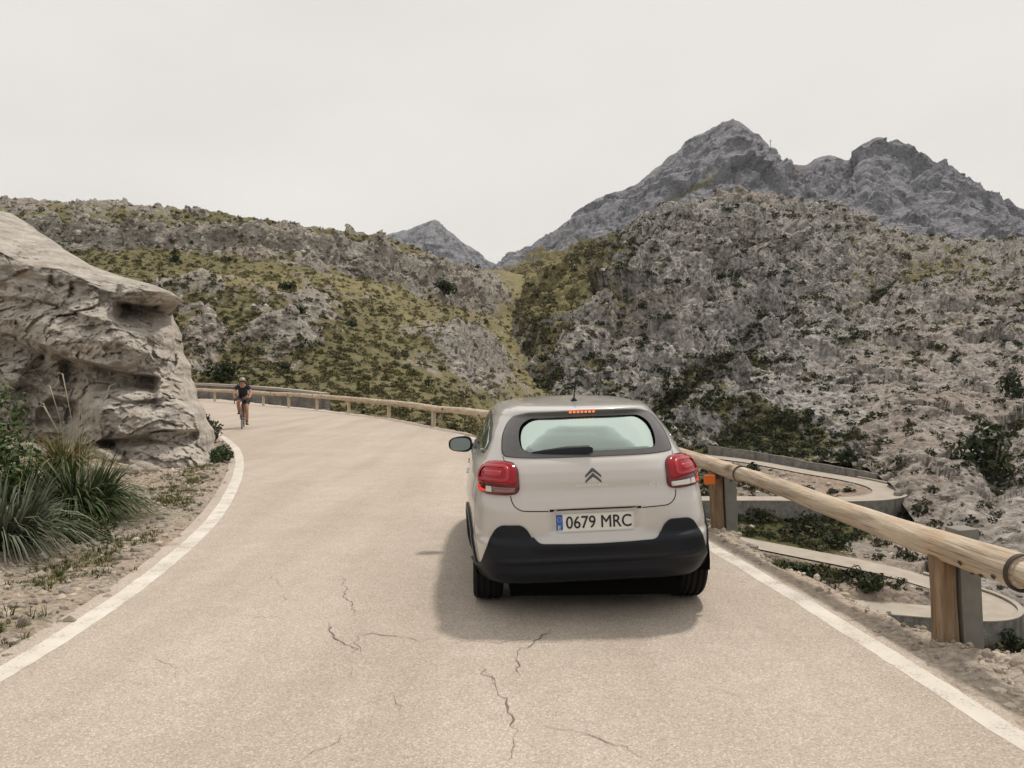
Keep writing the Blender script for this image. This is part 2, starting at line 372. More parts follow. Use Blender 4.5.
gul = blob(qx, qy, 775, 322, 52, 9, -38)+.8*blob(qx, qy, 700, 395, 60, 12, -30)+.7*blob(qx, qy, 880, 292, 60, 7, -25)+.6*blob(qx, qy, 620, 330, 45, 9, -60)+.7*blob(qx, qy, 1000, 470, 16, 60, 10)
A = np.clip(P[..., 1]/210, .35, 1.6)
crg = sstep(200, 250, qy)*sstep(900, 700, qx)*sstep(570, 640, qx+.35*(qy-300))
d = A*(3.6*fbm(P, 48, 3, 43)+(3.0+2.4*crg)*(ridged(P*[1, 1, 1.25], 24, 6, 45, .56)-.4)+1.2*(ridged(P*[1, 1, 1.6], 7, 4, 49, .6)-.4))-A*8*gul
cutw = blob(qx, qy, 805, 418, 55, 16, -12)
f1, f2 = vor1(P*[1, 1, 1.4]+2.5*fb[..., None], 9, 7); g1, g2 = vor1(P*[1, 1, 1.25], 3.6, 8)
d = d*.8+A*(1.2*(.5-f1)+1.0*(.5-g1)*np.clip(1.2-P[..., 1]/560, .4, 1)+(4.6+2.6*crg)*facet(P*[1, 1, .8]+3*fb[..., None], 34, 11)+(2.2+1.2*crg)*facet(P*[1.2, 1, .8], 11, 12)+1.0*facet(P*[1.2, 1, .9], 4.2, 13))
d = d*(1-.6*cutw)
cl = np.clip(.25+1.1*fbm(P, 60, 3, 57)+.55*crg, 0, 1)*(1-.9*sstep(800, 880, qx)*sstep(310, 370, qy)); P = terrace(P, 24, cl*.9, 58, .15, .5); P = terrace(P, 8, cl*.8, 59)
P = P+n*d[..., None]*np.array([.9, .9, .9])
fine = fbm(P*[1, 1, 1.5], 5.5, 4, 151, .7); veg = .06+.62*fbm(P, 26, 6, 51, .6)+.62*fine+.55*gul+.30*sstep(.55, .85, normals(P)[..., 2])-.2*sstep(.5, .2, normals(P)[..., 2])-.25*cutw-.18*sstep(820, 900, qx)*sstep(330, 380, qy)+.12*sstep(.5, .9, f1)
veg += 1.0*blob(qx, qy, 562, 284, 72, 44, -25)*sstep(.05, .4, n[..., 2]+.2*fb)+.6*blob(qx, qy, 775, 440, 75, 13, 5)+.3*blob(qx, qy, 950, 275, 120, 28, 8)
veg += 0.20*blob(qx, qy, 650, 395, 120, 55)+.14*blob(qx, qy, 720, 290, 60, 70)+.35*blob(qx, qy, 535, 350, 25, 40)
dry = np.clip(.1+1.0*blob(qx, qy, 545, 290, 65, 50)+.8*blob(qx, qy, 930, 265, 150, 30, 6)+.3*fbm(P, 30, 2, 53)+.9*blob(qx, qy, 780, 200, 60, 10), 0, 1)
pal = np.clip(.0+.4*fb+.4*blob(qx, qy, 930, 420, 90, 90)+.5*blob(qx, qy, 640, 330, 35, 30)+.35*sstep(830, 900, qx)+.5*blob(qx, qy, 730, 200, 100, 10), 0, 1)
ground_obj('mountain', P, np.stack([veg, dry, pal], -1), M_mount); SURF['mountain'] = (P, veg, dry)

# --- ravine with the hairpin roads: the facing slope, and the bank under the road we stand on
UP = [(640, 451, 78), (680, 454, 77), (720, 457.5, 76), (754, 462, 74.5), (807, 472, 71.5), (850, 479, 69), (878, 485, 66.5), (891, 491, 64), (888, 496, 62), (870, 499, 60.6), (835, 500, 60), (770, 499, 60), (735, 499, 60), (700, 499, 60), (660, 500, 60)]
LO = [(725, 538, 53.5), (770, 547, 52), (811, 555, 50.5), (850, 562.5, 49), (889, 571, 47.5), (935, 584, 45.8), (975, 596, 44), (993, 606, 42.6), (990, 613, 41.8), (975, 615, 41.5), (935, 612.5, 41.5), (891, 609, 41.6), (850, 606, 41.6), (800, 603, 41.6)]
def smooth_path(pts, n=160):
    p = np.array([w3(*q[:2], q[2]) for q in pts]); s = np.concatenate([[0], np.cumsum(np.linalg.norm(np.diff(p, axis=0), axis=1))])
    u = np.linspace(0, s[-1], n); q = np.stack([np.interp(u, s, p[:, k]) for k in range(3)], -1)
    e = q.copy(); q = gsm(q, 3.0); q[0], q[-1] = e[0], e[-1]; return q
UP = [(a, b, c*1.65) for a, b, c in UP]; LO = [(a, b, c*1.65) for a, b, c in LO]
PU, PL = smooth_path(UP), smooth_path(LO)
def road_edge(Y):    # x of the outer edge of our road
    return np.interp(Y, [-30, 0, 3.3, 5.3, 7, 10, 13, 16, 20.1, 22.2, 27.1, 31.2, 34.8, 38.2, 45.5, 53.8], [2.9, 2.5, 2.26, 2.09, 1.87, 1.5, .95, .15, -1.34, -2.2, -4.5, -6.9, -9.15, -11.6, -16.7, -22.7])
cols = [(430, [(560, 30), (500, 45), (455, 60), (440, 75), (432, 95)]),
        (560, [(640, 30), (560, 45), (500, 60), (452, 82), (436, 100)]),
        (640, [(740, 28), (600, 45), (510, 58), (455, 80), (435, 102)]),
        (720, [(800, 26), (610, 41), (545, 52), (508, 59), (497, 62), (455, 78), (440, 100)]),
        (770, [(860, 24), (612, 41), (549, 52), (508, 59), (498, 62), (460, 76), (440, 98)]),
        (830, [(860, 24), (616, 41), (563, 49), (510, 59), (499, 62), (470, 74), (445, 92)]),
        (890, [(860, 24), (622, 40), (572, 47), (516, 58), (494, 64), (482, 68), (450, 85)]),
        (940, [(860, 24), (630, 39), (588, 45), (535, 53), (510, 57), (490, 62), (470, 70)]),
        (990, [(880, 24), (640, 38), (600, 43), (580, 45), (560, 48), (540, 50), (520, 52)]),
        (1040, [(900, 22), (690, 34), (650, 38), (620, 40), (600, 42), (580, 44), (560, 46)]),
        (1500, [(1100, 18), (820, 27), (760, 30), (720, 32), (690, 34), (660, 36), (640, 38)])]
cols = [(x, (nn if len(nn) == 7 else [nn[0], nn[1], nn[2], tuple(np.mean([nn[2], nn[3]], 0)), tuple(np.mean([nn[2], nn[3]], 0)+np.array([-1, 1])), nn[3], nn[4]])) for x, nn in cols]
cols = [(x, [(y, Y*1.65) for y, Y in nn]) for x, nn in cols]
px, P = layer(cols, 620, 420, 430, 1500, back=None, sm=(5, 3), dens=[.5, 1.2, .8, .4, .8, .6])
n = normals(P)
d = 1.1*fbm(P, 12, 4, 61)+.7*(ridged(P, 5, 4, 63)-.4)
P = P+n*d[..., None]
onroad = np.zeros(P.shape[:2])
for path, hw in ((PU, 2.7), (PL, 2.7)):
    best = np.full(P.shape[:2], 1e9); zr = np.zeros(P.shape[:2]); rt = np.zeros(P.shape[:2]); tg = np.gradient(path, axis=0)
    for k_ in range(0, len(path), 2):
        q = path[k_]; dd = np.hypot(P[..., 0]-q[0], P[..., 1]-q[1]); m = dd < best; best[m] = dd[m]; zr[m] = q[2]; rt[m] = -((P[..., 0]-q[0])*tg[k_, 1]-(P[..., 1]-q[1])*tg[k_, 0])[m] if k_ > 66 else -1
    low = sstep(hw-.6, hw-.1, best)*sstep(hw+20, hw+9, best)*(rt > 0); P[..., 2] = P[..., 2]*(1-low)+np.minimum(P[..., 2], zr-2.3-.16*np.maximum(best-hw, 0))*low
    k = np.where(rt > 0, sstep(hw-.1, hw-.5, best), sstep(hw+1.0, hw-.2, best)); P[..., 2] = P[..., 2]*(1-k)+(zr-.14)*k
    onroad = np.maximum(onroad, k)
qx, qy = pxy(P)
veg = .52+.6*fbm(P, 7, 5, 65, .6)+.45*blob(qx, qy, 800, 530, 70, 16)+.3*blob(qx, qy, 790, 575, 60, 20)-.7*blob(qx, qy, 800, 482, 75, 9, 8)-.5*blob(qx, qy, 895, 590, 40, 12)-.5*blob(qx, qy, 900, 545, 60, 12)-.4*onroad+.45*blob(qx, qy, 760, 440, 90, 14)
dry = np.clip(.25+.5*fbm(P, 9, 2, 67), 0, 1); pal = np.clip(.3+.9*blob(qx, qy, 800, 482, 85, 12, 8)+.8*blob(qx, qy, 880, 590, 60, 18)+.3*fbm(P, 8, 2, 68), 0, 1)
ground_obj('ravine', P, np.stack([veg, dry, pal], -1), M_rav); SURF['ravine'] = (P, veg, dry)

# --- bank falling from the outer edge of our road, and a wide base sheet out to the horizon
ys = np.concatenate([np.linspace(-30, 2, 24), np.linspace(2.2, 12, 90), np.linspace(12.3, 54, 110)])
dd = np.concatenate([np.linspace(.0, 1.6, 26), np.linspace(1.75, 24, 40)])
tx = np.gradient(road_edge(ys), ys); nx, ny = 1/np.hypot(1, tx), -tx/np.hypot(1, tx)
Xb = road_edge(ys)[:, None]+nx[:, None]*dd[None]; Yb = ys[:, None]+ny[:, None]*dd[None]
P = np.stack([Xb, Yb, 0*Xb], -1)
wid = .33+.12*fbm(np.stack([Xb, Yb, 0*Xb], -1), 1.3, 3, 71)+.24*np.exp(-((ys-3.9)/.6)**2)[:, None]+.15*np.exp(-((ys-7.7)/.7)**2)[:, None]+.3*sstep(2.5, 1, ys)[:, None]
e = np.clip(dd[None]-wid, 0, None)
z = -e*1.45-.8*sstep(0, .4, e)
lump = fbm(P, .55, 5, 73); lump2 = ridged(P, .35, 4, 75)
bmp = sstep(.12, .6, np.broadcast_to(dd[None], lump.shape))
z = z+bmp*(.13*lump+.07*(lump2-.2)+.05*facet(P*[1, 1, 0], .22, 5)+.10*np.exp(-((ys-4.1)/.8)**2)[:, None]*sstep(.3, .8, dd)[None])+.6*sstep(2, 5, dd)[None]*fbm(P, 3, 4, 77)+.012*fbm(P, .12, 2, 78)*sstep(0, .1, dd)[None]
P[..., 2] = z-.012*(1-sstep(0, .08, dd)[None])
veg = -.1+.35*fbm(P, .8, 3, 79)+1.0*sstep(.8, 1.5, dd)[None]+.25*sstep(.8, 1.1, dd)[None]*sstep(5.5, 7.5, ys)[:, None]
M_bank = terrain_mat('roadside_rubble', (.17, .148, .122), (.33, .29, .245), (.52, .47, .40), (.05, .06, .02), (.12, .115, .04), (.24, .195, .10), .055, .55)
bank = ground_obj('roadside_bank', P, np.stack([veg, np.clip(.5+.6*fbm(P, 1.1, 2, 80), 0, 1), .35+.5*fbm(P, .7, 2, 81)], -1), M_bank); SURF['bank'] = (P, veg, veg*0)
R_ = 4000
mesh_np('ground', [(-R_, -R_, -45), (R_, -R_, -45), (R_, R_, -45), (-R_, R_, -45)], [(0, 1, 2, 3)], plain('valley_earth', (.12, .11, .07), .95, var=.3, scale=.02))['kind'] = 'structure'

# --- hairpin roads with their retaining walls
def ribbon(path, a, b, dz=0., jit=0, nc=2):
    t = np.gradient(path, axis=0); t[:, 2] = 0; t /= np.linalg.norm(t, axis=1)[:, None]; r = np.stack([t[:, 1], -t[:, 0], 0*t[:, 0]], -1)
    k = np.linspace(0, 1, nc); a = np.broadcast_to(a, len(path)); b = np.broadcast_to(b, len(path))
    off = a[:, None]+(b-a)[:, None]*k
    V = path[:, None]+r[:, None]*off[..., None]; V[..., 2] += dz; return V
tM = NT('old_asphalt_far'); v = tM.coord(); M_far_road = tM.set(tM.ramp(tM.noise(v, .6, 5), [(.3, (.34, .30, .25)), (.7, (.44, .395, .335))]), .92, 0, .2)
tM = NT('grey_masonry'); v = tM.coord(); c = tM.ramp(tM.noise(v, 1.6, 6, .65), [(.3, (.15, .145, .135)), (.6, (.27, .255, .235)), (.8, (.36, .34, .31))])
st = tM.ramp(tM.noise(tM.coord((1, 1, .15)), 1.5, 4), [(.5, 0.), (.7, .7)]); c = tM.mix(st, c, (.10, .095, .088))
br = tM.vor(tM.coord((1, 1, 2.0)), 2.6, 'DISTANCE_TO_EDGE'); tM.bump(tM.ramp(br, [(0, 0.), (.12, 1.)]), .7, .05); M_mason = tM.set(c, .95, 0, .2)
def wall_solid(name, V0, thick, ztop, zbot, mat, parent=None):
    """standing wall along ground points V0 (n,3), thickness to the right of travel"""
    A = ribbon(V0, 0, thick); n = len(V0); a, b = A[:, 0], A[:, 1]
    zt = np.broadcast_to(ztop, n); zb = np.broadcast_to(zbot, n)
    ring = np.stack([np.c_[a[:, :2], a[:, 2]+zb], np.c_[a[:, :2], a[:, 2]+zt], np.c_[b[:, :2], b[:, 2]+zt], np.c_[b[:, :2], b[:, 2]+zb]], 1)
    q = grid_quads(n, 4, True, flip=True); o = mesh_np(name, ring.reshape(-1, 3), np.concatenate([q, [(0, 1, 2, 3)], [(4*n-1, 4*n-2, 4*n-3, 4*n-4)]]), mat, parent, smooth=False); return o
for path, lab, k0, k1, hw in ((PU, 'grey masonry retaining wall holding up the upper hairpin bend', 68, 159, 2.15), (PL, 'grey masonry retaining wall holding up the lower hairpin bend', 68, 159, 2.15)):
    rd = mesh_np('hairpin_road', ribbon(path, -hw, hw, .02, nc=5).reshape(-1, 3), grid_quads(len(path), 5), M_far_road); tag(rd, kind='structure')
    t = np.gradient(path, axis=0); t[:, 2] = 0; t /= np.linalg.norm(t, axis=1)[:, None]
    edge = path-np.stack([t[:, 1], -t[:, 0], 0*t[:, 0]], -1)*hw
    w = wall_solid('retaining_wall', edge[k0:k1], -.45, .16, -2.9, M_mason); tag(w, lab, 'retaining wall')
    cp = wall_solid('coping', edge[k0:k1]+np.array([0, 0, .162]), -.5, .1, 0, M_far_road, w)
# cut face and parapet above the far leg of the upper bend
t = np.gradient(PU, axis=0); t[:, 2] = 0; t /= np.linalg.norm(t, axis=1)[:, None]
e2 = PU-np.stack([t[:, 1], -t[:, 0], 0*t[:, 0]], -1)*2.9
sel = e2[22:74].copy(); sel = gsm(sel, 2)
w = wall_solid('stone_wall', sel, -.5, np.linspace(1.5, 1.1, len(sel))+.25*fbm(sel, 2.5, 3, 4), -.6, M_mason)
tag(w, 'long low grey stone wall along the far leg of the upper hairpin', 'stone wall')
# wall with a pale concrete top across the bend behind the rider
p = np.array([w3(x, y, Y) for x, y, Y in ((150, 383.5, 55), (180, 384.2, 54), (211, 385.2, 53), (240, 386.8, 51.5), (270, 388.8, 50), (300, 391.5, 48.5), (330, 395, 47))])
u = np.linspace(0, 1, 60); p = np.stack([np.interp(u, np.linspace(0, 1, len(p)), p[:, k]) for k in range(3)], -1)
w = wall_solid('parapet_wall', p-[0, 0, .3], .55, .28, -3.5, M_mason); tag(w, 'stone parapet wall with a pale concrete top behind the far bend of the road', 'parapet wall')
wall_solid('coping', p+[0, 0, -.019], .62, .16, 0, M_far_road, w)
# summit mast and a pole on the saddle
def mast(name, lab, cat, px, py, Y, hgt, r):
    b = w3(px, py, Y); bm = bmesh.new(); tube(bm, [b-np.array([0, 0, hgt*.25]), b+np.array([0, 0, hgt])], [r, r*.7], 6)
    for k in (.7, .92): bx(bm, Vector(b)+Vector((0, 0, hgt*k)), (r*5, r*2, hgt*.05))
    return tag(bm_obj(name, bm, plain(name+'_grey', (.25, .24, .23))), lab, cat)
mast('mast', 'thin mast standing on the skyline just right of the highest summit', 'mast', 770.5, 146, 1745, 15, .8)
mast('utility_pole', 'slim pale utility pole on the grassy slope below the saddle', 'utility pole', 514, 338, 180, 4.6, .11)
mast('utility_pole', 'second slim pole farther up the slope below the saddle', 'utility pole', 520, 316, 250, 4.6, .11)
# ------------------------------------------------------------------ our road, its lines, cracks and left verge
LE = np.array([(-3.3, -30), (-3.0, -8), (-2.82, 0), (-2.74, 3.96), (-2.73, 4.24), (-2.75, 4.63), (-2.77, 5.08), (-2.86, 5.79), (-3.02, 6.77), (-3.25, 8.0), (-3.79, 9.95), (-4.5, 12.2), (-5.3, 14.4), (-5.98, 16.1), (-7.1, 18.5), (-8.95, 21.9), (-11.4, 25.6), (-14.6, 29.2), (-18.6, 33), (-24, 37.5), (-32, 43)])
s = np.concatenate([[0], np.cumsum(np.hypot(*np.diff(LE, axis=0).T))]); u = np.concatenate([np.linspace(0, s[2], 20)[:-1], np.linspace(s[2], s[-1], 260)])
LE = np.stack([np.interp(u, s, LE[:, 0]), np.interp(u, s, LE[:, 1])], -1); LE = gsm(LE, 3)
def left_edge(Y): return np.interp(Y, LE[:, 1], LE[:, 0])
REy = np.concatenate([np.linspace(-30, 0, 20)[:-1], np.linspace(0, 58, 260)]); RE = gsm(np.stack([road_edge(REy), REy], -1), 3)
tM = NT('worn_asphalt'); v = tM.coord()
f1 = tM.noise(v, 260, 2, .6); f2 = tM.noise(v, 75, 3, .7); big = tM.noise(v, .55, 5, .6); med = tM.noise(v, 4.5, 5, .65)
trk = tM.noise(tM.coord((1.6, .16, 1)), 1.0, 4, .55)
base = tM.ramp(big, [(.32, (.455, .392, .335)), (.7, (.525, .46, .397))])
base = tM.mix(tM.math('MULTIPLY', tM.ramp(med, [(.38, 0.), (.72, 1.)]), .35), base, (.36, .305, .245))
base = tM.mix(tM.math('MULTIPLY', tM.ramp(trk, [(.42, 0.), (.66, 1.)]), .42), base, (.34, .285, .23))
sp = tM.vor(v, 130, 'F1', 1); sv = tM.n('ShaderNodeSeparateColor'); tM.l(sp, sv.inputs[0])
g = tM.ramp(sv.outputs[0], [(.0, .74), (.35, .95), (.75, 1.03), (.95, 1.3)])
base = tM.mix(1.0, base, g, 'MULTIPLY'); base = tM.mix(tM.ramp(f2, [(.25, .35), (.40, 0.)]), base, (.22, .185, .15))
tM.bump(tM.math('ADD', tM.vor(v, 95), tM.math('MULTIPLY', f2, .5)), .35, .004)
M_road = tM.set(base, .93, 0, .2)
tM = NT('worn_line_paint'); v = tM.coord()
wn = tM.math('ADD', tM.math('MULTIPLY', tM.noise(v, 60, 4, .7), .6), tM.math('MULTIPLY', tM.noise(v, 5, 4, .6), .4))
pt = tM.mix(tM.ramp(tM.noise(v, 2.5, 5, .6), [(.3, 0.), (.7, 1.)]), (.56, .52, .46), (.70, .665, .60))
M_line = tM.set(tM.mix(tM.ramp(wn, [(.38, 1.), (.47, 0.)]), pt, (.36, .315, .265)), .85, 0, .3); tM.bump(tM.noise(v, 120, 2), .25, .003)
# road sheet between the two outer edges
n = 300; yl = np.concatenate([np.linspace(-30, 0, 30)[:-1], np.linspace(0, 43, 271)])
il = np.interp(np.linspace(0, 1, 300), np.linspace(0, 1, len(LE)), np.arange(len(LE))); ir = np.interp(np.linspace(0, 1, 300), np.linspace(0, 1, len(RE)), np.arange(len(RE)))
A = np.stack([np.interp(il, np.arange(len(LE)), LE[:, k]) for k in (0, 1)], -1); B = np.stack([np.interp(ir, np.arange(len(RE)), RE[:, k]) for k in (0, 1)], -1)
A = A+np.array([-.20, 0]); B = B+np.array([.13, 0])
kk = np.linspace(0, 1, 16); V = A[:, None]*(1-kk[None, :, None])+B[:, None]*kk[None, :, None]; V = np.concatenate([V, 0*V[..., :1]], -1)
road = mesh_np('road', V.reshape(-1, 3), grid_quads(300, 16), M_road); tag(road, kind='structure')
def line_mesh(E2, hw, mat, sub, z=.0012):
    p = np.c_[E2, np.full(len(E2), z)]; jl = .012*fbm(p, .12, 3, 5)+.012*fbm(p, .6, 2, 6)
    Vv = ribbon(p, -hw+jl, hw+jl*.7, 0, nc=3); return mesh_np('lane_marking', Vv.reshape(-1, 3), grid_quads(len(p), 3), mat, road)
def dens(E2, m): q = np.linspace(0, 1, m); w = np.linspace(0, 1, len(E2)); return np.stack([np.interp(q, w, E2[:, 0]), np.interp(q, w, E2[:, 1])], -1)
line_mesh(dens(LE, 1500), .075, M_line, road); line_mesh(dens(RE, 1500)+np.array([-.02, 0]), .07, M_line, road)
# cracks: jagged thin dark ribbons
def crack(pts, wid, seed):
    r = np.random.default_rng(seed); P = np.array([gnd(*q) for q in pts]); out = [P[0]]
    for a, b in zip(P, P[1:]):
        L_ = np.hypot(*(b-a)); m = max(2, int(L_/.035))
        for k in range(1, m+1):
            j = r.normal(size=2)*.013 if k < m else 0
            out.append(a+(b-a)*k/m+j)
    out = np.array(out); z = np.full(len(out), .004); w = wid*(.35+1.3*r.random(len(out)))*np.minimum(1, np.minimum(np.arange(len(out)), np.arange(len(out))[::-1])/4+.12)
    w *= np.clip(.75+1.6*pn(np.c_[out*3, z*0], seed), .12, 1.5)
    return ribbon(np.c_[out, z], -w/2, w/2, 0, nc=2)
CR = [([(342, 576), (347, 588), (343, 596), (352, 602), (353, 615)], .010), ([(328, 622), (330, 632), (337, 640), (350, 646), (361, 653)], .013), ([(353, 633), (380, 635), (405, 637), (422, 642)], .009),
      ([(442, 636), (465, 638), (482, 642)], .010), ([(552, 630), (540, 639), (528, 648), (518, 655), (516, 670), (522, 678)], .015), ([(570, 635), (555, 637), (545, 640)], .008),
      ([(480, 668), (490, 677), (498, 692), (508, 708), (514, 720), (515, 735)], .014), ([(497, 690), (491, 675), (477, 664), (447, 655)], .006), ([(487, 728), (484, 740), (478, 752)], .009),
      ([(541, 725), (560, 730), (582, 733), (605, 742), (627, 747), (642, 758)], .012), ([(586, 720), (588, 728), (589, 733)], .006), ([(345, 733), (330, 746), (313, 752), (290, 764)], .007),
      ([(240, 616), (262, 617), (285, 618)], .006), ([(200, 640), (225, 642), (250, 641)], .005), ([(560, 660), (575, 668), (600, 672)], .006), ([(422, 642), (442, 636)], .007), ([(353, 633), (361, 653), (372, 668)], .006), ([(516, 670), (505, 680), (498, 692)], .006), ([(545, 640), (520, 640), (500, 644), (482, 642)], .008), ([(515, 735), (512, 750), (505, 764)], .006), ([(361, 653), (352, 668), (356, 684)], .006), ([(418, 653), (436, 668), (447, 672)], .005), ([(642, 758), (660, 760), (676, 767)], .008), ([(270, 575), (285, 590), (282, 604)], .006), ([(150, 655), (175, 668), (180, 684)], .005), ([(720, 690), (745, 700), (770, 702)], .004), ([(380, 690), (395, 700), (400, 715)], .004)]
Vs = []; Qs = []; o = 0
for k, (p, w) in enumerate(CR):
    V = crack(p, w*.42, k); Vs.append(V.reshape(-1, 3)); Qs.append(grid_quads(len(V), 2)+o); o += V.shape[0]*2
mesh_np('crack', np.concatenate(Vs), np.concatenate(Qs), plain('crack_dark_brown', (.17, .14, .115), .95), road)
# left verge: bare earth and gravel rising to the rock
dl = np.concatenate([np.linspace(0, 4, 110), np.linspace(4.15, 30, 60)]); Ed = dens(LE, 420); Ed = Ed+np.array([-.185, 0])
t = np.gradient(Ed, axis=0); t /= np.linalg.norm(t, axis=1)[:, None]; l = np.stack([-t[:, 1], t[:, 0]], -1)
l = gsm(l, 12); xy = Ed[:, None]+l[:, None]*dl[None, :, None]
P = np.concatenate([xy, 0*xy[..., :1]], -1); D = np.broadcast_to(dl[None], P.shape[:2])
P[..., 2] = -.012+.035*sstep(0, .15, D)+.10*D*sstep(.1, 2.5, D)+sstep(.1, 1, D)*(.05*fbm(P, .7, 4, 91)+.16*fbm(P, 2.2, 3, 92))+.35*np.clip(D-3.0, 0, 50)*.55+.016*fbm(P, .13, 3, 93)*sstep(0, .2, D)+.03*facet(P*[1, 1, 0], .16, 5)*sstep(.15, .6, D)*sstep(-.2, .3, fbm(P, 1.1, 2, 99))
keep = P
veg = -.12+.6*fbm(P, .9, 4, 94)+.62*np.exp(-((D-.45)/.28)**2)*sstep(.1, .4, fbm(P, 1.2, 2, 95)+.35)+.5*sstep(2.2, 3.5, D)
M_verge = terrain_mat('verge_gravel', (.12, .10, .08), (.245, .212, .172), (.43, .39, .33), (.06, .06, .022), (.13, .12, .042), (.24, .195, .10), .05, .4)
ground_obj('verge', P, np.stack([veg, np.clip(.55+.7*fbm(P, .8, 2, 96), 0, 1), .3+.6*fbm(P, .6, 2, 97)], -1), M_verge); SURF['verge'] = (P, veg, D)
# ------------------------------------------------------------------ big limestone outcrop left of the road
def build_rock():
    NC, NR = 560, 460
    top = np.array([(-420, 130), (-250, 160), (-100, 190), (-40, 207), (0, 211), (10, 213), (22, 221), (34, 229), (60, 247), (75, 256), (90, 265), (120, 276), (150, 284), (164, 289), (172, 291.5), (178, 296)], float)
    rb = np.array([(296, 178), (299, 177), (302, 173), (305, 168), (310, 165), (318, 169), (330, 173), (345, 177), (360, 181), (380, 186), (395, 192), (410, 198), (425, 203), (440, 208), (455, 214), (470, 221), (484, 228), (500, 236), (520, 240)], float)
    u = np.linspace(0, 1, NC)**.8; w = np.linspace(0, 1, NR)
    pyR = np.where(w < .36, np.interp(w, [0, .36], [130, 296]), np.interp(w, [.36, 1], [296, 520]))
    R = np.where(pyR <= 296, np.interp(pyR, top[:, 1], top[:, 0]), np.interp(pyR, rb[:, 0], rb[:, 1]))
    R = R+4.5*pn(np.stack([pyR/17, 0*pyR, 0*pyR], -1), 2)+1.0*pn(np.stack([pyR/6, 0*pyR, 0*pyR], -1), 3); R = np.maximum(R, -410)
    PX = -430+(R[:, None]+430)*u[None]; PY = np.broadcast_to(pyR[:, None], PX.shape).copy()
    tt = np.interp(PX, top[:, 0], top[:, 1])
    # distance of the face: foot line nearer at the right end, leaning back upwards
    Y = 12.3+.008*(205-PX)+.0085*(480-PY)
    C = np.interp(PX, [-430, -250, 0, 60, 100, 120, 178], [180, 215, 252, 272, 287, 291, 297])+3*np.sin(PX*.07)
    over = np.clip(C-PY, 0, 200); Y = Y+.050*over+.0004*over**2
    wx = 9*pn(np.stack([PX/32, PY/24, 0*PX], -1), 3)+4*pn(np.stack([PX/12, PY/10, 0*PX], -1), 4); wy = 7*pn(np.stack([PX/36, PY/26, 0*PX+5], -1), 5)+3*pn(np.stack([PX/13, PY/9, 0*PX+5], -1), 6)
    soft = 1.0
    def rec(cx, cy, rx, ry, rot, dep, hard=2.5):
        c, s = math.cos(math.radians(rot)), math.sin(math.radians(rot)); dx, dy = PX+wx*(hard < 5)-cx, PY+wy*(hard < 5)-cy
        q = ((np.abs(dx*c+dy*s)/rx)**hard+(np.abs(-dx*s+dy*c)/ry)**hard); return dep*sstep(*((1.25, .75) if hard > 2.4 else (1.6, .35)), q)
    jx = 3*np.sin(PX*.21+PY*.1)
    def ledge(pts, dep, drop, soft=3.0):
        """undercut: sharp along its upper edge, running out gradually below"""
        xs = [p[0] for p in pts]; y0 = np.interp(PX+.5*wx, xs, [p[1] for p in pts])+.35*wy; m = sstep(xs[0]-2, xs[0]+9, PX+.4*wx)*sstep(xs[-1]+3, xs[-1]-5, PX+.3*wx)
        return dep*m*sstep(-.5, soft, PY-y0)*(1-sstep(soft, drop, PY-y0))**1.3
    Y = Y+ledge([(113, 303), (150, 304), (177, 301)], 1.9, 34)+ledge([(60, 356), (110, 367), (158, 377)], .95, 42)+ledge([(100, 440), (126, 437), (157, 431), (197, 430)], .42, 15)+ledge([(-60, 330), (0, 338), (48, 352)], .5, 40)+ledge([(96, 392), (130, 400), (176, 396)], .28, 22)+ledge([(-20, 292), (40, 300), (100, 318)], .22, 26)
    Y = Y-rec(150, 293, 34, 7, 10, .55, 4)
    Y = Y-rec(90, 340, 62, 26, 12, .55, 2.2)                # bulge with the overhang under it
    Y = Y+0
    Y = Y+rec(50, 404, 36, 44, 12, .8, 2.0)+rec(62, 420, 22, 20, -20, .5, 2.0)+rec(20, 350, 30, 14, 20, .25)+rec(-60, 400, 60, 60, 0, 1.0)                             # dark cave low on the left
    Y = Y-rec(145, 415, 55, 24, 4, .55, 2.4)+rec(112, 452, 12, 12, 0, .25)                # boulder lip and its shadow line
    Y = Y-rec(170, 470, 45, 26, 8, .35)
    Y = Y+rec(178, 345, 3.5, 26, 8, .45)+rec(196, 440, 5, 24, -22, .12)
    v0 = .86; q = np.clip((u[None]-v0)/(1-v0), 0, 1)*np.ones_like(PY); tur = sstep(285, 300, PY)
    Y = Y+tur*2.2*(1-np.sqrt(np.clip(1-q**2, 0, 1)))+(1-tur)*.5*q**3
    P = w3(PX, PY, Y)
    S = np.stack([P[..., 0]*.6, P[..., 1]*.6, P[..., 2]+.28*P[..., 0]], -1)
    St = S*[.35, .35, 1.6]
    warp = .35*np.stack([fbm(P, 1.5, 2, 8), fbm(P, 1.5, 2, 9), fbm(P, 1.5, 2, 10)], -1)
    tri = lambda v_: 2*np.abs(v_-np.floor(v_)-.5); d = .16*(ridged(St+warp, 1.5, 4, 5)-.3)+.16*fbm(P, 2.2, 4, 6)+.30*(tri(pn(St/1.9+warp*.4, 31)*1.5)-.5)+.17*(tri(pn(S*[.8, .8, 1.5]/.95, 32)*1.5)-.5)+.07*(tri(pn(S*[.9, .9, 1.6]/.42, 33)*1.6)-.5)+.12*ridged(P+warp, .55, 4, 7, .55)+.05*fbm(St, .16, 3, 11)
    blocks = np.floor((St[..., 2]+.35*fbm(P, 1.2, 2, 14))*1.7); fr = (St[..., 2]+.35*fbm(P, 1.2, 2, 14))*1.7-blocks
    d = d+.06*(sstep(0, .2, fr)-1)*sstep(-.1, .25, fbm(P, 1.6, 2, 15))
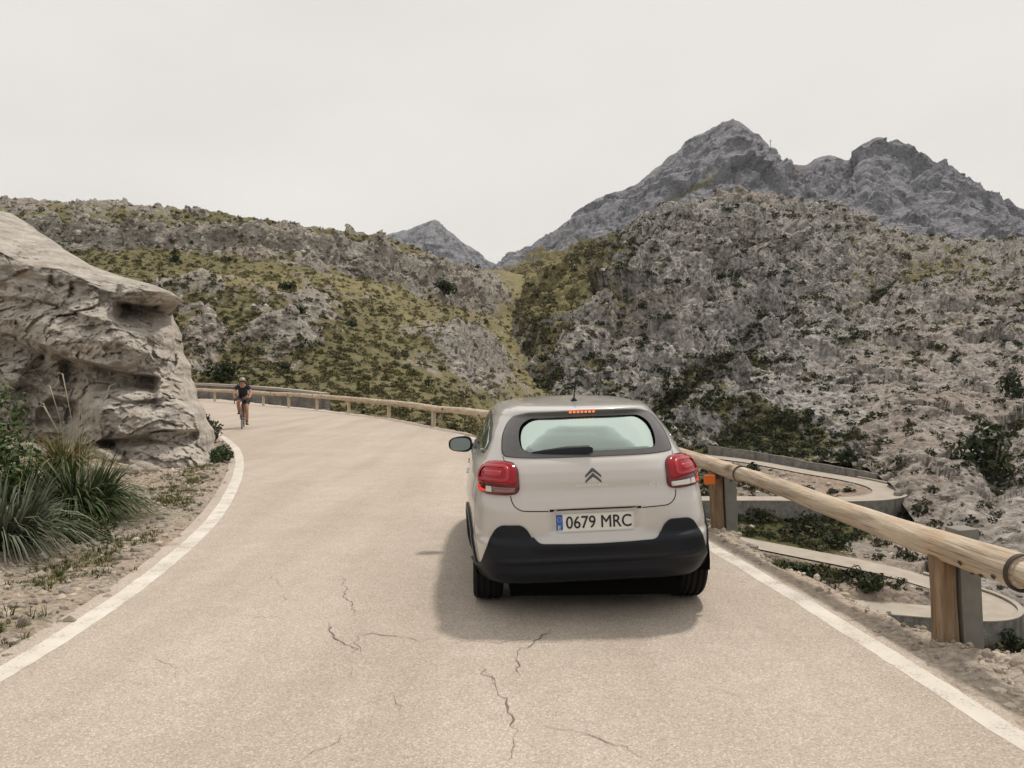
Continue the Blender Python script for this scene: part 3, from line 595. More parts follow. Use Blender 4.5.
    f1, f2 = vor1(P*[.8, .8, 1.2]+.5*warp, 1.1, 3); d = d*.8+.10*(.5-f1)+0.13*facet(P*[.8, .8, 1.3]+.3*warp, 1.15, 5)+.19*facet(P*[.8, .8, 1.6]+.2*warp, .5, 6)+.10*facet(P*[.9, .9, 1.6], .2, 7)+.035*facet(P*[1, 1, 1.3], .085, 8)
    amp = np.where(PY < C, .38, 1.0)*(.45+.55*sstep(1.0, .95, u))[None]
    dirv = P-np.array([0, 0, CAMH]); dirv /= np.linalg.norm(dirv, axis=-1, keepdims=True)
    P = P-dirv*(d*amp)[..., None]
    # close it behind: right end and top turn away from the road
    last = P[:, -1:]; back = np.concatenate([last+np.array([-.25, .9, -.02]), last+np.array([-1.4, 2.6, -.25]), last+np.array([-4, 6, -1.2])], 1)
    P = np.concatenate([P, back], 1)
    first = P[:1]; P = np.concatenate([first+np.array([0, 5, -3.]), first+np.array([0, 2, -.7]), P], 0)
    t = NT('limestone_outcrop'); v = t.coord(); n1 = t.noise(v, .55, 7, .6); n2 = t.noise(v, 3.2, 8, .66, .5); n3 = t.noise(t.coord((1, 1, 3.2)), 1.7, 6, .6); n4 = t.noise(v, 22, 5, .65)
    c = t.ramp(n2, [(.3, (.31, .28, .248)), (.5, (.49, .45, .40)), (.7, (.63, .585, .525))])
    c = t.mix(t.math('MULTIPLY', t.ramp(n1, [(.4, 0.), (.65, 1.)]), .5), c, (.54, .485, .42))
    c = t.mix(t.math('MULTIPLY', t.ramp(n3, [(.5, 0.), (.68, 1.)]), .55), c, (.19, .17, .155))
    c = t.mix(t.math('MULTIPLY', t.ramp(t.noise(v, .8, 4, .5), [(.58, 0.), (.72, 1.)]), .35), c, (.42, .27, .17))
    c = t.mix(t.math('MULTIPLY', t.ramp(n4, [(.55, 0.), (.75, 1.)]), .45), c, (.15, .135, .12))
    st = t.ramp(t.noise(t.coord((1, 1, .14)), 2.2, 5, .6), [(.53, 0.), (.7, .55)]); c = t.mix(st, c, (.15, .14, .13))
    pit = t.vor(v, 26); c = t.mix(t.math('MULTIPLY', t.ramp(pit, [(.05, .7), (.22, 0.)]), t.ramp(n2, [(.4, 0.), (.6, 1.)])), c, (.12, .11, .10))
    h = t.math('ADD', t.math('ADD', n2, t.math('MULTIPLY', n4, .35)), t.math('MULTIPLY', n3, .7)); h = t.math('ADD', h, t.math('MULTIPLY', t.ramp(pit, [(0., 0.), (.3, 1.)]), .25)); t.bump(h, .8, .09)
    t.set(c, .93, 0, .2)
    o = mesh_np('rock_outcrop', P.reshape(-1, 3), grid_quads(*P.shape[:2], flip=True), t.m); return o
rock = tag(build_rock(), 'tall pale limestone outcrop with a jutting slab standing left of the road', 'rock outcrop')
# ------------------------------------------------------------------ scrub and loose boulders on the slopes, single shrubs
def leafy(r, m, seed, flat=.75, size=.34):
    """m small leaf faces spread through a low dome of radius 1"""
    g = np.random.default_rng(seed); d = g.normal(size=(m, 3)); d[:, 2] = np.abs(d[:, 2])*.9-.15; d /= np.linalg.norm(d, axis=1)[:, None]
    c = d*(.45+.6*g.random((m, 1))**.6)*np.array([1, 1, flat]); nn = d+.55*g.normal(size=(m, 3)); nn /= np.linalg.norm(nn, axis=1)[:, None]
    a = np.cross(nn, g.normal(size=(m, 3))); a /= np.linalg.norm(a, axis=1)[:, None]; b = np.cross(nn, a)
    sz = size*(.6+.8*g.random((m, 1)))
    V = np.stack([c-a*sz-b*sz*.5, c+a*sz*.2-b*sz*.8, c+a*sz+b*sz*.3, c-a*sz*.1+b*sz*.9], 1)
    return V.reshape(-1, 3)*r, np.arange(4*m).reshape(-1, 4)
def pebble(seed, sub=1):
    bm = bmesh.new(); bmesh.ops.create_icosphere(bm, subdivisions=sub, radius=1); g = np.random.default_rng(seed)
    V = np.array([v.co for v in bm.verts]); T = np.array([[v.index for v in f.verts] for f in bm.faces]); bm.free()
    V = V*(1+.75*fbm(V+seed*7.3, .8, 2, seed))[:, None]*np.array([1, .8, .8])-np.array([0, 0, .15]); return V, T
def rotz(g, n): a = g.random(n)*2*PI; return np.cos(a), np.sin(a)
def scatter(protos, pos, size, tint, name, mat, tri=False, tilt=0):
    g = np.random.default_rng(len(pos)); Vs = []; Fs = []; Cs = []; o = 0; which = g.integers(0, len(protos), len(pos))
    for k, (V, Q) in enumerate(protos):
        m = which == k; N = m.sum()
        if not N: continue
        c, s = rotz(g, N); R = np.zeros((N, 3, 3)); R[:, 0, 0] = c; R[:, 0, 1] = -s; R[:, 1, 0] = s; R[:, 1, 1] = c; R[:, 2, 2] = 1
        sc = size[m][:, None]*np.stack([.8+.5*g.random(N), .8+.5*g.random(N), .75+.5*g.random(N)], -1)
        W = np.einsum('nij,nvj->nvi', R, V[None]*sc[:, None]) + pos[m][:, None]
        Vs.append(W.reshape(-1, 3)); Fs.append((Q[None]+(np.arange(N)*len(V))[:, None, None]).reshape(-1, Q.shape[1])+o); o += N*len(V)
        Cs.append(np.repeat(np.c_[tint[m], np.ones(N)], len(V), 0))
    F_ = np.concatenate(Fs); ob = mesh_np(name, np.concatenate(Vs), None if tri else F_, mat, None, False, {'tint': np.concatenate(Cs)}, F_ if tri else None)
    return tag(ob, kind='stuff')
def tint_mat(name, var=.35, scale=2., rough=.85, gain=1., trans=False):
    t = NT(name); a = t.n('ShaderNodeVertexColor'); a.layer_name = 'tint'; n = t.noise(t.coord(), scale, 3)
    c = t.mix(1.0, a.outputs[0], t.ramp(n, [(.3, 1-var), (.7, 1+var)]), 'MULTIPLY'); t.set(c, rough, 0, .2)
    return t.m
M_scrub = tint_mat('scrub_leaves', .3, 1.5); M_boulder = tint_mat('loose_limestone', .4, 1.2, .95)
def pick(key, N, seed, wfun, ymin=20, ymax=420, pxr=(-60, 1090)):
    P, veg, dry = SURF[key]; g = np.random.default_rng(seed); qx, qy = pxy(P)
    # weight by the area a cell covers in the view, so that far slopes are not crowded
    ax = np.gradient(qx, axis=1); ay = np.gradient(qy, axis=0); w = np.abs(ax*ay)*wfun(P, veg, dry, qx, qy)*(P[..., 1] > ymin)*(P[..., 1] < ymax)*(qx > pxr[0])*(qx < pxr[1])*(qy < 900)
    w = np.clip(w, 0, None).ravel(); w /= w.sum(); idx = g.choice(len(w), N, p=w, replace=True); nr, nc = P.shape[:2]
    r, c = np.clip(idx//nc, 0, nr-2), np.clip(idx % nc, 0, nc-2); fr, fc = g.random(N)[:, None], g.random(N)[:, None]
    pos = P[r, c]*(1-fr)*(1-fc)+P[r+1, c]*fr*(1-fc)+P[r, c+1]*(1-fr)*fc+P[r+1, c+1]*fr*fc
    return pos, veg[r, c], np.asarray(dry)[r, c], g
LP = [leafy(1, 50, k, 1.0, .21) for k in range(8)]; PB = [pebble(k) for k in range(8)]
GREEN, OLIVE, DRY = np.array([(.024, .030, .014), (.078, .073, .032), (.185, .155, .075)])
def tints(g, N, dry, dark=.4):
    u = g.random(N)[:, None]; v = np.clip(dry[:, None]*1.1-.25+.35*g.normal(size=(N, 1)), 0, 1)
    c = GREEN*(1-u)+OLIVE*u; c = np.where(g.random(N)[:, None] < dark*(1-.75*np.clip(dry[:, None]*1.1-.1, 0, 1)), GREEN*(.8+.5*u), c); return c*(1-v)+(OLIVE*.45+DRY*.55)*v
# left hill
pos, v, dr, g = pick('hill', 12000, 1, lambda P, veg, dry, qx, qy: np.clip(veg+.15, 0, 1))
sz = (.22+.0021*pos[:, 1])*(.5+.9*g.random(len(pos))**2.5)
scatter(LP, pos, sz, tints(g, len(pos), dr+.25, .14)*1.2, 'hill_scrub', M_scrub)
pos, v, dr, g = pick('hill', 2200, 2, lambda P, veg, dry, qx, qy: np.clip(.6-veg, 0, 1))
u = g.random((len(pos), 1)); scatter(PB, pos, (.12+.0036*pos[:, 1])*(.35+1.1*g.random(len(pos))**3), np.array([.20, .18, .16])*(1-u)+np.array([.42, .39, .34])*u, 'hill_boulders', M_boulder, True)
# near mountain
pos, v, dr, g = pick('mountain', 12500, 3, lambda P, veg, dry, qx, qy: np.clip(veg+.12, 0.015, .9)**2*(1-.72*np.clip(dry, 0, 1)), 20, 620)
sz = (.2+.0036*pos[:, 1])*(.4+1.35*g.random(len(pos))**3); scatter(LP, pos, sz, tints(g, len(pos), dr, .7), 'mountain_scrub', M_scrub)
pos, v, dr, g = pick('mountain', 3500, 4, lambda P, veg, dry, qx, qy: np.clip(.5-veg, 0, 1), 20, 620)
u = g.random((len(pos), 1)); scatter(PB, pos, (.1+.0038*pos[:, 1])*(.35+1.2*g.random(len(pos))**3), np.array([.15, .14, .13])*(1-u)+np.array([.38, .35, .32])*u, 'mountain_boulders', M_boulder, True)
# ravine
ok = lambda P, veg, dry, qx, qy: np.clip(veg, 0.0, .9)*(onroad < .05)
pos, v, dr, g = pick('ravine', 6500, 5, ok, 20, 180, (500, 1090)); sz = (.2+.0045*pos[:, 1])*(.45+1.3*g.random(len(pos))**2.6)
scatter(LP, pos, sz, tints(g, len(pos), dr*.8, .6), 'ravine_scrub', M_scrub)
pos, v, dr, g = pick('ravine', 4000, 6, lambda P, veg, dry, qx, qy: np.clip(.9-veg, 0, 1)*(onroad < .05), 20, 180, (500, 1090))
u = g.random((len(pos), 1)); scatter(PB, pos, (.05+.003*pos[:, 1])*(.3+1.3*g.random(len(pos))**3), np.array([.22, .19, .165])*(1-u)+np.array([.46, .42, .36])*u, 'ravine_boulders', M_boulder, True)
# ------------------------------------------------------------------ small hatchback: body surface as a function of arc length and height
CAR_X, CAR_Y, CAR_A, CAR_ROLL = .569, 4.762, .045, .036
class CarBody:
    def __init__(s):
        s.z = np.linspace(.27, 1.428, 480); z = s.z
        def tab(pairs): a = np.array(pairs); return gsm(np.interp(z, a[:, 0], a[:, 1]), 3.0)
        w = tab([(.27, .80), (.32, .825), (.40, .843), (.5, .848), (.62, .850), (.76, .847), (.86, .838), (.93, .825), (.98, .805), (1.03, .77), (1.08, .745), (1.2, .692), (1.29, .645), (1.34, .612), (1.37, .575), (1.395, .51), (1.412, .40), (1.424, .22), (1.428, .05)])
        yr = tab([(.27, .12), (.30, .055), (.36, .02), (.45, .002), (.53, .0), (.548, .012), (.555, .04), (.60, .045), (.745, .05), (.80, .062), (.835, .078), (.86, .083), (.92, .085), (.97, .097), (1.03, .13), (1.06, .16), (1.15, .24), (1.25, .335), (1.318, .405), (1.325, .412), (1.366, .380), (1.378, .388), (1.388, .48), (1.40, .72), (1.412, 1.0), (1.424, 1.4), (1.428, 1.7)])
        yf = tab([(.27, 3.85), (.3, 3.95), (.5, 3.99), (.7, 3.96), (.8, 3.9), (.88, 3.75), (.94, 3.45), (.98, 3.2), (1.02, 3.05), (1.08, 2.95), (1.2, 2.72), (1.3, 2.5), (1.34, 2.4), (1.37, 2.3), (1.395, 2.15), (1.412, 2.05), (1.424, 1.95), (1.428, 1.8)])
        n = tab([(.27, 6.8), (.6, 6.6), (.8, 5.3), (.9, 5.0), (1.03, 4.5), (1.2, 4.2), (1.42, 3.4)])
        s.N = 900; th = np.linspace(-PI/2, PI/2, 4001); s.S = np.zeros(len(z)); s.tx = np.zeros((len(z), s.N)); s.ty = np.zeros((len(z), s.N)); s.u = np.linspace(0, 1, s.N)
        for i in range(len(z)):
            ym = 1.9; c, sn = np.abs(np.cos(th)), np.sin(th); L = np.where(sn < 0, ym-yr[i], yf[i]-ym)
            x = w[i]*c**(2/n[i]); y = ym+np.sign(sn)*np.abs(sn)**(2/n[i])*L
            sl = np.concatenate([[0], np.cumsum(np.hypot(np.diff(x), np.diff(y)))]); s.S[i] = sl[-1]
            s.tx[i] = np.interp(s.u*sl[-1], sl, x); s.ty[i] = np.interp(s.u*sl[-1], sl, y)
        # shallow plate recess pressed into the rear panel
        A = s.u[None]*s.S[:, None]; m = sstep(.285, .262, A)*sstep(.575, .600, z)[:, None]*sstep(.742, .730, z)[:, None]; s.ty += .034*m
        # shoulder swell over the rear wheel and crease along the doors
        s.tx += (.012*np.exp(-((z-.80)/.07)**2)[:, None]*np.exp(-((s.ty-.65)/.55)**2)-.010*np.exp(-((z-.62)/.07)**2)[:, None]*sstep(.9, 1.3, s.ty)*sstep(3., 2.6, s.ty))*sstep(.5, .75, s.tx)
    def P(s, a, z, off=0., side=None):
        a = np.asarray(a, float); z = np.asarray(z, float); a, z = np.broadcast_arrays(a, z)
        def ev(a, z):
            sg = np.sign(a)+(a == 0); aa = np.abs(a); i = np.clip((z-s.z[0])/(s.z[1]-s.z[0]), 0, len(s.z)-1.001); i0 = i.astype(int); f = i-i0
            S = s.S[i0]*(1-f)+s.S[i0+1]*f; j = np.clip(aa/S*(s.N-1), 0, s.N-1.001); j0 = j.astype(int); g = j-j0
            def bl(T): return (T[i0, j0]*(1-g)+T[i0, j0+1]*g)*(1-f)+(T[i0+1, j0]*(1-g)+T[i0+1, j0+1]*g)*f
            return np.stack([bl(s.tx)*sg, bl(s.ty), z], -1)
        p = ev(a, z)
        if np.any(np.asarray(off) != 0):
            e = .006; da = ev(a+e, z)-ev(a-e, z); dz = ev(a, z+e)-ev(a, z-e); n = np.cross(da, dz); n /= np.linalg.norm(n, axis=-1, keepdims=True)+1e-9
            n = np.where((n[..., 1:2] > 0) & (np.abs(a)[..., None] < .6), -n, n); p = p+n*np.asarray(off)[..., None] if np.ndim(off) else p+n*off
        return p
    def Slen(s, z): return np.interp(z, s.z, s.S)
    def s_at_y(s, y, z):
        y = np.asarray(y, float); z = np.asarray(z, float); y, z = np.broadcast_arrays(y, z); out = np.zeros(y.shape); 
        for k in np.ndindex(y.shape):
            i = int(np.clip((z[k]-s.z[0])/(s.z[1]-s.z[0]), 0, len(s.z)-1)); out[k] = np.interp(y[k], s.ty[i], s.u*s.S[i])
        return out
def car_lean(P): P = np.array(P, float); x, z = P[..., 0].copy(), P[..., 2].copy(); P[..., 2] = z+CAR_ROLL*x; P[..., 0] = x-CAR_ROLL*z*.9; return P
CB = CarBody()
def rpoly(pts, r=.02, n=140, closed=True):
    """outline with rounded corners, evenly resampled"""
    P = np.array(pts, float); out = []; m = len(P)
    for i in range(m):
        a, b, c = P[i-1], P[i], P[(i+1) % m]; la, lc = np.linalg.norm(a-b), np.linalg.norm(c-b); k = min(r, la*.48, lc*.48)
        p, q = b+(a-b)/la*k, b+(c-b)/lc*k
        for t in np.linspace(0, 1, 7): out.append((1-t)**2*p+2*t*(1-t)*b+t*t*q)
    out.append(out[0]); o = np.array(out); s = np.concatenate([[0], np.cumsum(np.linalg.norm(np.diff(o, axis=0), axis=1))]); u = np.linspace(0, s[-1], n, endpoint=False)
    return np.stack([np.interp(u, s, o[:, 0]), np.interp(u, s, o[:, 1])], -1)
def on_car(q, off, where='rear', sg=1):
    a, z = q[..., 0], q[..., 1]
    if where == 'side': a = sg*CB.s_at_y(a, z)
    elif where == 'front': S = CB.Slen(z); a = np.where(a >= 0, S-a, -(S+a))
    elif sg < 0: a = -a
    return car_lean(CB.P(a, z, off))
def patch(name, outline, mat, parent, off=.004, r=.02, where='rear', sg=1, swell=0., depth=.012, rings=7, hole=None, n=140, smooth=True):
    O = rpoly(outline, r, n)
    if hole is not None:
        H = rpoly(hole, r, n*4); c = H.mean(0); an = lambda q: np.arctan2(q[:, 1]-c[1], (q[:, 0]-c[0])*.5); o = np.argsort(an(H)); H = H[o]
        ah = an(H); I = np.stack([np.interp(an(O), ah, H[:, k], period=2*PI) for k in (0, 1)], -1); ts = np.linspace(0, 1, rings)
    else: I = np.repeat(O.mean(0)[None], n, 0); ts = np.linspace(.002, 1, rings)**.8
    rows = []; offs = []
    for t in ts: rows.append(I+(O-I)*t); offs.append(off+swell*(1-t**3))
    rows.append(O); offs.append(-depth)
    q = np.array(rows); of = np.broadcast_to(np.array(offs)[:, None], q.shape[:2]); V = on_car(q, of, where, sg)
    fl = (sg < 0) ^ (where == 'front')
    return mesh_np(name, V.reshape(-1, 3), grid_quads(len(rows), n, True, flip=fl), mat, parent, smooth)
def strip(name, pts, wid, mat, parent, off=.002, where='rear', sg=1, step=.012):
    P = np.array(pts, float); s = np.concatenate([[0], np.cumsum(np.linalg.norm(np.diff(P, axis=0), axis=1))]); u = np.linspace(0, s[-1], max(6, int(s[-1]/step)))
    p = np.stack([np.interp(u, s, P[:, 0]), np.interp(u, s, P[:, 1])], -1); p = gsm(p, 1.2) if len(p) > 8 else p
    t = np.gradient(p, axis=0); t /= np.linalg.norm(t, axis=1)[:, None]+1e-9; nn = np.stack([-t[:, 1], t[:, 0]], -1)
    q = np.stack([p-nn*wid/2, p+nn*wid/2], 1); return mesh_np(name, on_car(q, np.full(q.shape[:2], off), where, sg).reshape(-1, 3), grid_quads(len(p), 2), mat, parent, False)
def text_np(body, font_w, font_h, x0, z0, bold=.0):
    """letters as flat triangles in (a, z), scaled to the given width and height"""
    cu = bpy.data.curves.new('letters', 'FONT'); cu.body = body; cu.resolution_u = 4; cu.offset = bold; o = bpy.data.objects.new('letters', cu); COL.objects.link(o)
    dg = bpy.context.evaluated_depsgraph_get(); me = bpy.data.meshes.new_from_object(o.evaluated_get(dg)); me.calc_loop_triangles()
    V = np.array([v.co[:2] for v in me.vertices]); T = np.array([t.vertices[:] for t in me.loop_triangles])
    bpy.data.objects.remove(o); bpy.data.curves.remove(cu); bpy.data.meshes.remove(me)
    V = (V-V.min(0))/(V.max(0)-V.min(0)); return V*[font_w, font_h]+[x0, z0], T
M_paint = NT('sand_car_paint'); v = M_paint.coord(); dn = M_paint.noise(v, 3, 4)
M_paint = M_paint.set(M_paint.mix(dn, (.52, .495, .47), (.56, .535, .508)), .34, .15, .5, Coat_Weight=.9, Coat_Roughness=.04)
M_black = plain('black_plastic', (.0035, .006, .011), .42, spec=.30, bump=.05, scale=220); M_gap = plain('dark_gap_and_shadow', (.004, .004, .004), .9, spec=.05)
M_border = plain('dark_glass_border', (.085, .083, .088), .24, spec=.6); M_rubber = plain('tyre_rubber', (.009, .009, .010), .8, spec=.2, var=.25)
M_alloy = plain('grey_alloy', (.30, .30, .31), .35, .8); M_chrome = plain('dark_chrome', (.10, .10, .11), .22, .8); M_silver = plain('silver_lettering', (.80, .78, .75), .3, .25)
M_fabric = plain('grey_seat_fabric', (.075, .08, .08), .9, scale=60); M_trim = plain('dark_cabin_trim', (.03, .03, .032), .7)
def glass(name, col, refl):
    t = NT(name); tr = t.n('ShaderNodeBsdfTransparent'); tr.inputs[0].default_value = (*col, 1); gl = t.n('ShaderNodeBsdfGlossy'); gl.inputs['Roughness'].default_value = .03; gl.inputs['Color'].default_value = (.66, .79, .73, 1)
    fr = t.n('ShaderNodeFresnel'); fr.inputs[0].default_value = 1.5; mx = t.n('ShaderNodeMixShader'); t.l(t.math('ADD', fr.outputs[0], refl, True), mx.inputs[0]); t.l(tr.outputs[0], mx.inputs[1]); t.l(gl.outputs[0], mx.inputs[2]); t.l(mx.outputs[0], t.out.inputs[0]); return t.m
M_glass = glass('tinted_rear_glass', (.40, .50, .45), .36); M_glass2 = glass('clear_windscreen_glass', (.86, .92, .90), .04); M_glass3 = glass('side_glass', (.42, .47, .45), .06)
M_red = NT('red_lamp_lens').set((.30, .004, .012), .15, 0, .3, Coat_Weight=.2, Coat_Roughness=.04); M_red2 = NT('red_light_guide').set((.42, .014, .028), .25, 0, .4, Coat_Weight=.3)
M_dred = NT('deep_red_lens').set((.10, .004, .009), .14, 0, .4, Coat_Weight=.5)
M_clear = NT('clear_lamp_lens').set((.62, .58, .55), .12, .35, .5, Coat_Weight=1.0); M_smoke = NT('smoked_lamp_lens').set((.22, .10, .09), .1, .2, .5, Coat_Weight=1.0)
M_lit = NT('lit_brake_lamp').set((.6, .02, .015), .2, 0, .4, Emission_Color=(1, .04, .018, 1), Emission_Strength=.42)
M_lit2 = NT('lit_high_brake_lamp').set((.7, .05, .02), .25, 0, .5, Emission_Color=(1, .07, .015, 1), Emission_Strength=.75)
M_led = NT('lit_led').set((.8, .1, .03), .3, 0, .5, Emission_Color=(1, .22, .05, 1), Emission_Strength=1.3)
M_plate = NT('white_number_plate').set((.74, .73, .68), .4); M_blue = NT('blue_plate_band').set((.02, .11, .42), .4); M_ink = NT('black_plate_characters').set((.012, .012, .014), .5)
M_mirror = NT('mirror_dark_reflection').set((.22, .29, .33), .05, 1.0)  # metal colour darkened to stand for a darker reflection

car = thing('car', 'pale sand coloured small hatchback driving away with its brake lights lit', 'car', (CAR_X, CAR_Y, 0), CAR_A)
RG_OUT = [(0, 1.062), (.40, 1.064), (.64, 1.072), (.665, 1.19), (.645, 1.262), (.575, 1.325), (.40, 1.356), (0, 1.362), (-.40, 1.356), (-.575, 1.325), (-.645, 1.262), (-.665, 1.19), (-.64, 1.072), (-.40, 1.064)]
RG_IN = [(0, 1.096), (.33, 1.094), (.46, 1.10), (.485, 1.19), (.475, 1.262), (.40, 1.312), (0, 1.316), (-.40, 1.312), (-.475, 1.262), (-.485, 1.19), (-.46, 1.10), (-.33, 1.094)]
DLO = [(2.95, .985), (2.62, 1.13), (2.30, 1.285), (1.95, 1.318), (1.30, 1.312), (.90, 1.27), (.70, 1.19), (.60, 1.085), (1.1, 1.025), (2.0, .99)]
DOORS = ([(2.72, 1.02), (2.5, 1.15), (2.27, 1.255), (1.78, 1.288), (1.78, 1.02)], [(1.66, 1.02), (1.66, 1.287), (1.32, 1.284), (1.14, 1.25), (1.12, 1.045)], [(1.03, 1.06), (1.05, 1.235), (.90, 1.225), (.70, 1.14), (.66, 1.09)])
WS = [(0, 1.05), (.60, 1.06), (.52, 1.28), (.46, 1.335), (0, 1.345), (-.46, 1.335), (-.52, 1.28), (-.60, 1.06)]
def inside(poly, x, y):
    c = np.zeros(x.shape, bool); n = len(poly)
    for i in range(n):
        (x0, y0), (x1, y1) = poly[i-1], poly[i]; c ^= ((y0 > y) != (y1 > y)) & (x < (x1-x0)*(y-y0)/(y1-y0+1e-12)+x0)
    return c
def grow(poly, k): p = np.array(poly); c = p.mean(0); d = p-c; return c+d*(1+k/np.linalg.norm(d, axis=1)[:, None])
WHEELS = [(.64, .310), (3.18, .310)]
zl = np.unique(np.concatenate([np.linspace(.27, 1.31, 96), np.linspace(1.31, 1.39, 24), np.linspace(1.39, 1.428, 26)]))
uu = np.linspace(0, 1, 190); U = np.concatenate([-uu[::-1][:-1], uu[:-1]])      # front seam closes the loop
A = U[None]*CB.Slen(zl)[:, None]; Zg = np.broadcast_to(zl[:, None], A.shape); V = CB.P(A, Zg)
q = grid_quads(len(zl), len(U), True); ac = A.ravel()[q[:, :2]].mean(1); ac = np.where(np.abs(A.ravel()[q[:, 0]]-A.ravel()[q[:, 1]]) > 1, 99, ac)
cen = V.reshape(-1, 3)[q].mean(1); yy, zz, xx = cen[:, 1], cen[:, 2], cen[:, 0]; Sz = CB.Slen(zz); rear = np.abs(ac) < .9
kill = rear & inside(grow(RG_IN, .03), ac, zz)
for d in DOORS: kill |= (~rear) & (np.abs(xx) > .5) & inside(grow(d, .018), yy, zz)
af = Sz-np.abs(ac); kill |= (yy > 2) & (np.abs(af) < .9) & inside(grow(WS, -.01), np.where(ac > 0, af, -af), zz) & (np.abs(ac) < 90)
kill |= (yy > 2.2) & (np.abs(ac) > 90) & (zz > 1.06) & (zz < 1.33)
kill |= (np.abs(ac) < 1.06) & (zz < .37) & (yy < 1)
for wy, wz in WHEELS: kill |= (np.hypot(yy-wy, zz-wz) < .365) & (np.abs(xx) > .55)
body = mesh_np('body', car_lean(V).reshape(-1, 3), np.concatenate([q[~kill][:, ::1]]), M_paint, car)
bm = bmesh.new(); bm.from_mesh(body.data); bm.verts.ensure_lookup_table(); nc = len(U); bm.faces.new([bm.verts[(len(zl)-1)*nc+k] for k in range(nc)]); loose = [v for v in bm.verts if not v.link_faces]; bmesh.ops.delete(bm, geom=loose, context='VERTS'); bmesh.ops.recalc_face_normals(bm, faces=bm.faces); bm.to_mesh(body.data); bm.free()
for p in body.data.polygons: p.use_smooth = True
# glass
rg = patch('rear_window', RG_IN, M_glass, car, .004, .07, depth=0)
patch('window_border', RG_OUT, M_border, rg, .005, .045, hole=RG_IN, rings=8)
patch('windscreen', WS, M_glass2, car, .004, .05, 'front', depth=0)
for sg in (-1, 1):
    for k, d in enumerate(DOORS):
        w = patch('side_window', d, M_glass3, car, .004, .03, 'side', sg, depth=0, n=60)
    wf = patch('window_surround', DLO, M_border, car, .0035, .04, 'side', sg, depth=.004, hole=DOORS[0], rings=5, n=120) if 0 else None
    for a, b in (((1.78, 1.01), (1.78, 1.30)), ((1.66, 1.01), (1.66, 1.30)), ((1.12, 1.03), (1.14, 1.26))): pass
    pil = [[(1.80, 1.0), (1.80, 1.30), (1.64, 1.30), (1.64, 1.0)], [(1.14, 1.03), (1.16, 1.265), (1.03, 1.235), (1.02, 1.05)], [(2.78, .985), (2.78, 1.018), (.66, 1.09), (.62, 1.065)], [(2.75, 1.0), (2.53, 1.15), (2.29, 1.265), (2.30, 1.30), (2.58, 1.16), (2.82, 1.0)], [(2.30, 1.30), (2.27, 1.255), (1.9, 1.283), (1.32, 1.28), (1.14, 1.245), (.97, 1.2), (.88, 1.07), (.82, 1.06), (.86, 1.17), (.97, 1.265), (1.30, 1.307), (1.95, 1.313)]]
    for p_ in pil: patch('window_trim', p_, M_border, car, .006, .01, 'side', sg, n=90, rings=4, hole=None) if len(p_) < 8 else strip('window_trim', [(2.3, 1.28), (1.9, 1.300), (1.32, 1.296), (1.12, 1.272), (.90, 1.24), (.67, 1.155), (.625, 1.085)], .03, M_border, car, .006, 'side', sg)
# tail lights
TL = [(.488, .90), (.493, 1.0), (.52, 1.032), (.60, 1.041), (.70, 1.038), (.80, 1.026), (.855, .99), (.875, .94), (.865, .88), (.835, .845), (.76, .835), (.57, .835), (.51, .845), (.488, .87)]
for sg, nm in ((-1, 'l'), (1, 'r')):
    tl = patch('tail_light', TL, M_dred, car, .016, .03, sg=sg, swell=.018, depth=.01)
    patch('lens', [(.50, .898), (.503, .995), (.53, 1.023), (.60, 1.031), (.70, 1.028), (.79, 1.017), (.842, .985), (.862, .94), (.858, .898)], M_red, tl, .028, .03, sg=sg, swell=.012, rings=8)
    patch('light_guide', [(.545, .915), (.545, .985), (.57, 1.006), (.79, 1.000), (.835, .975), (.84, .915)], M_red2, tl, .042, .03, sg=sg, hole=[(.565, .928), (.565, .975), (.585, .99), (.78, .985), (.815, .965), (.82, .928)], rings=3, depth=0)
    patch('lamp_reflector', [(.60, .94), (.60, .972), (.77, .970), (.78, .94)], M_red2, tl, .0425, .015, sg=sg, rings=3, depth=0)
    patch('reversing_lamp', [(.515, .852), (.510, .884), (.665, .884), (.665, .848)], M_smoke if sg < 0 else M_clear, tl, .034, .008, sg=sg, rings=4)
    patch('indicator_lamp', [(.675, .848), (.675, .884), (.725, .884), (.725, .848)], M_clear, tl, .034, .006, sg=sg, rings=4)
    lit = [(.735, .848), (.735, .885), (.838, .886), (.822, .858), (.80, .846)] if sg < 0 else [(.755, .850), (.755, .89), (.845, .892), (.825, .86), (.80, .848)]
    patch('brake_lamp', lit, M_lit, tl, .027, .008, sg=sg, rings=4)
patch('high_brake_light', [(-.122, 1.346), (-.122, 1.362), (.078, 1.362), (.078, 1.346)], M_lit2, car, .004, .010, rings=4)
for k_ in range(7): patch('led', [(-.112+.027*k_, 1.349), (-.112+.027*k_, 1.359), (-.094+.027*k_, 1.359), (-.094+.027*k_, 1.349)], M_led, bpy.data.objects['high_brake_light'], .006, .004, rings=3, n=24, depth=.001)
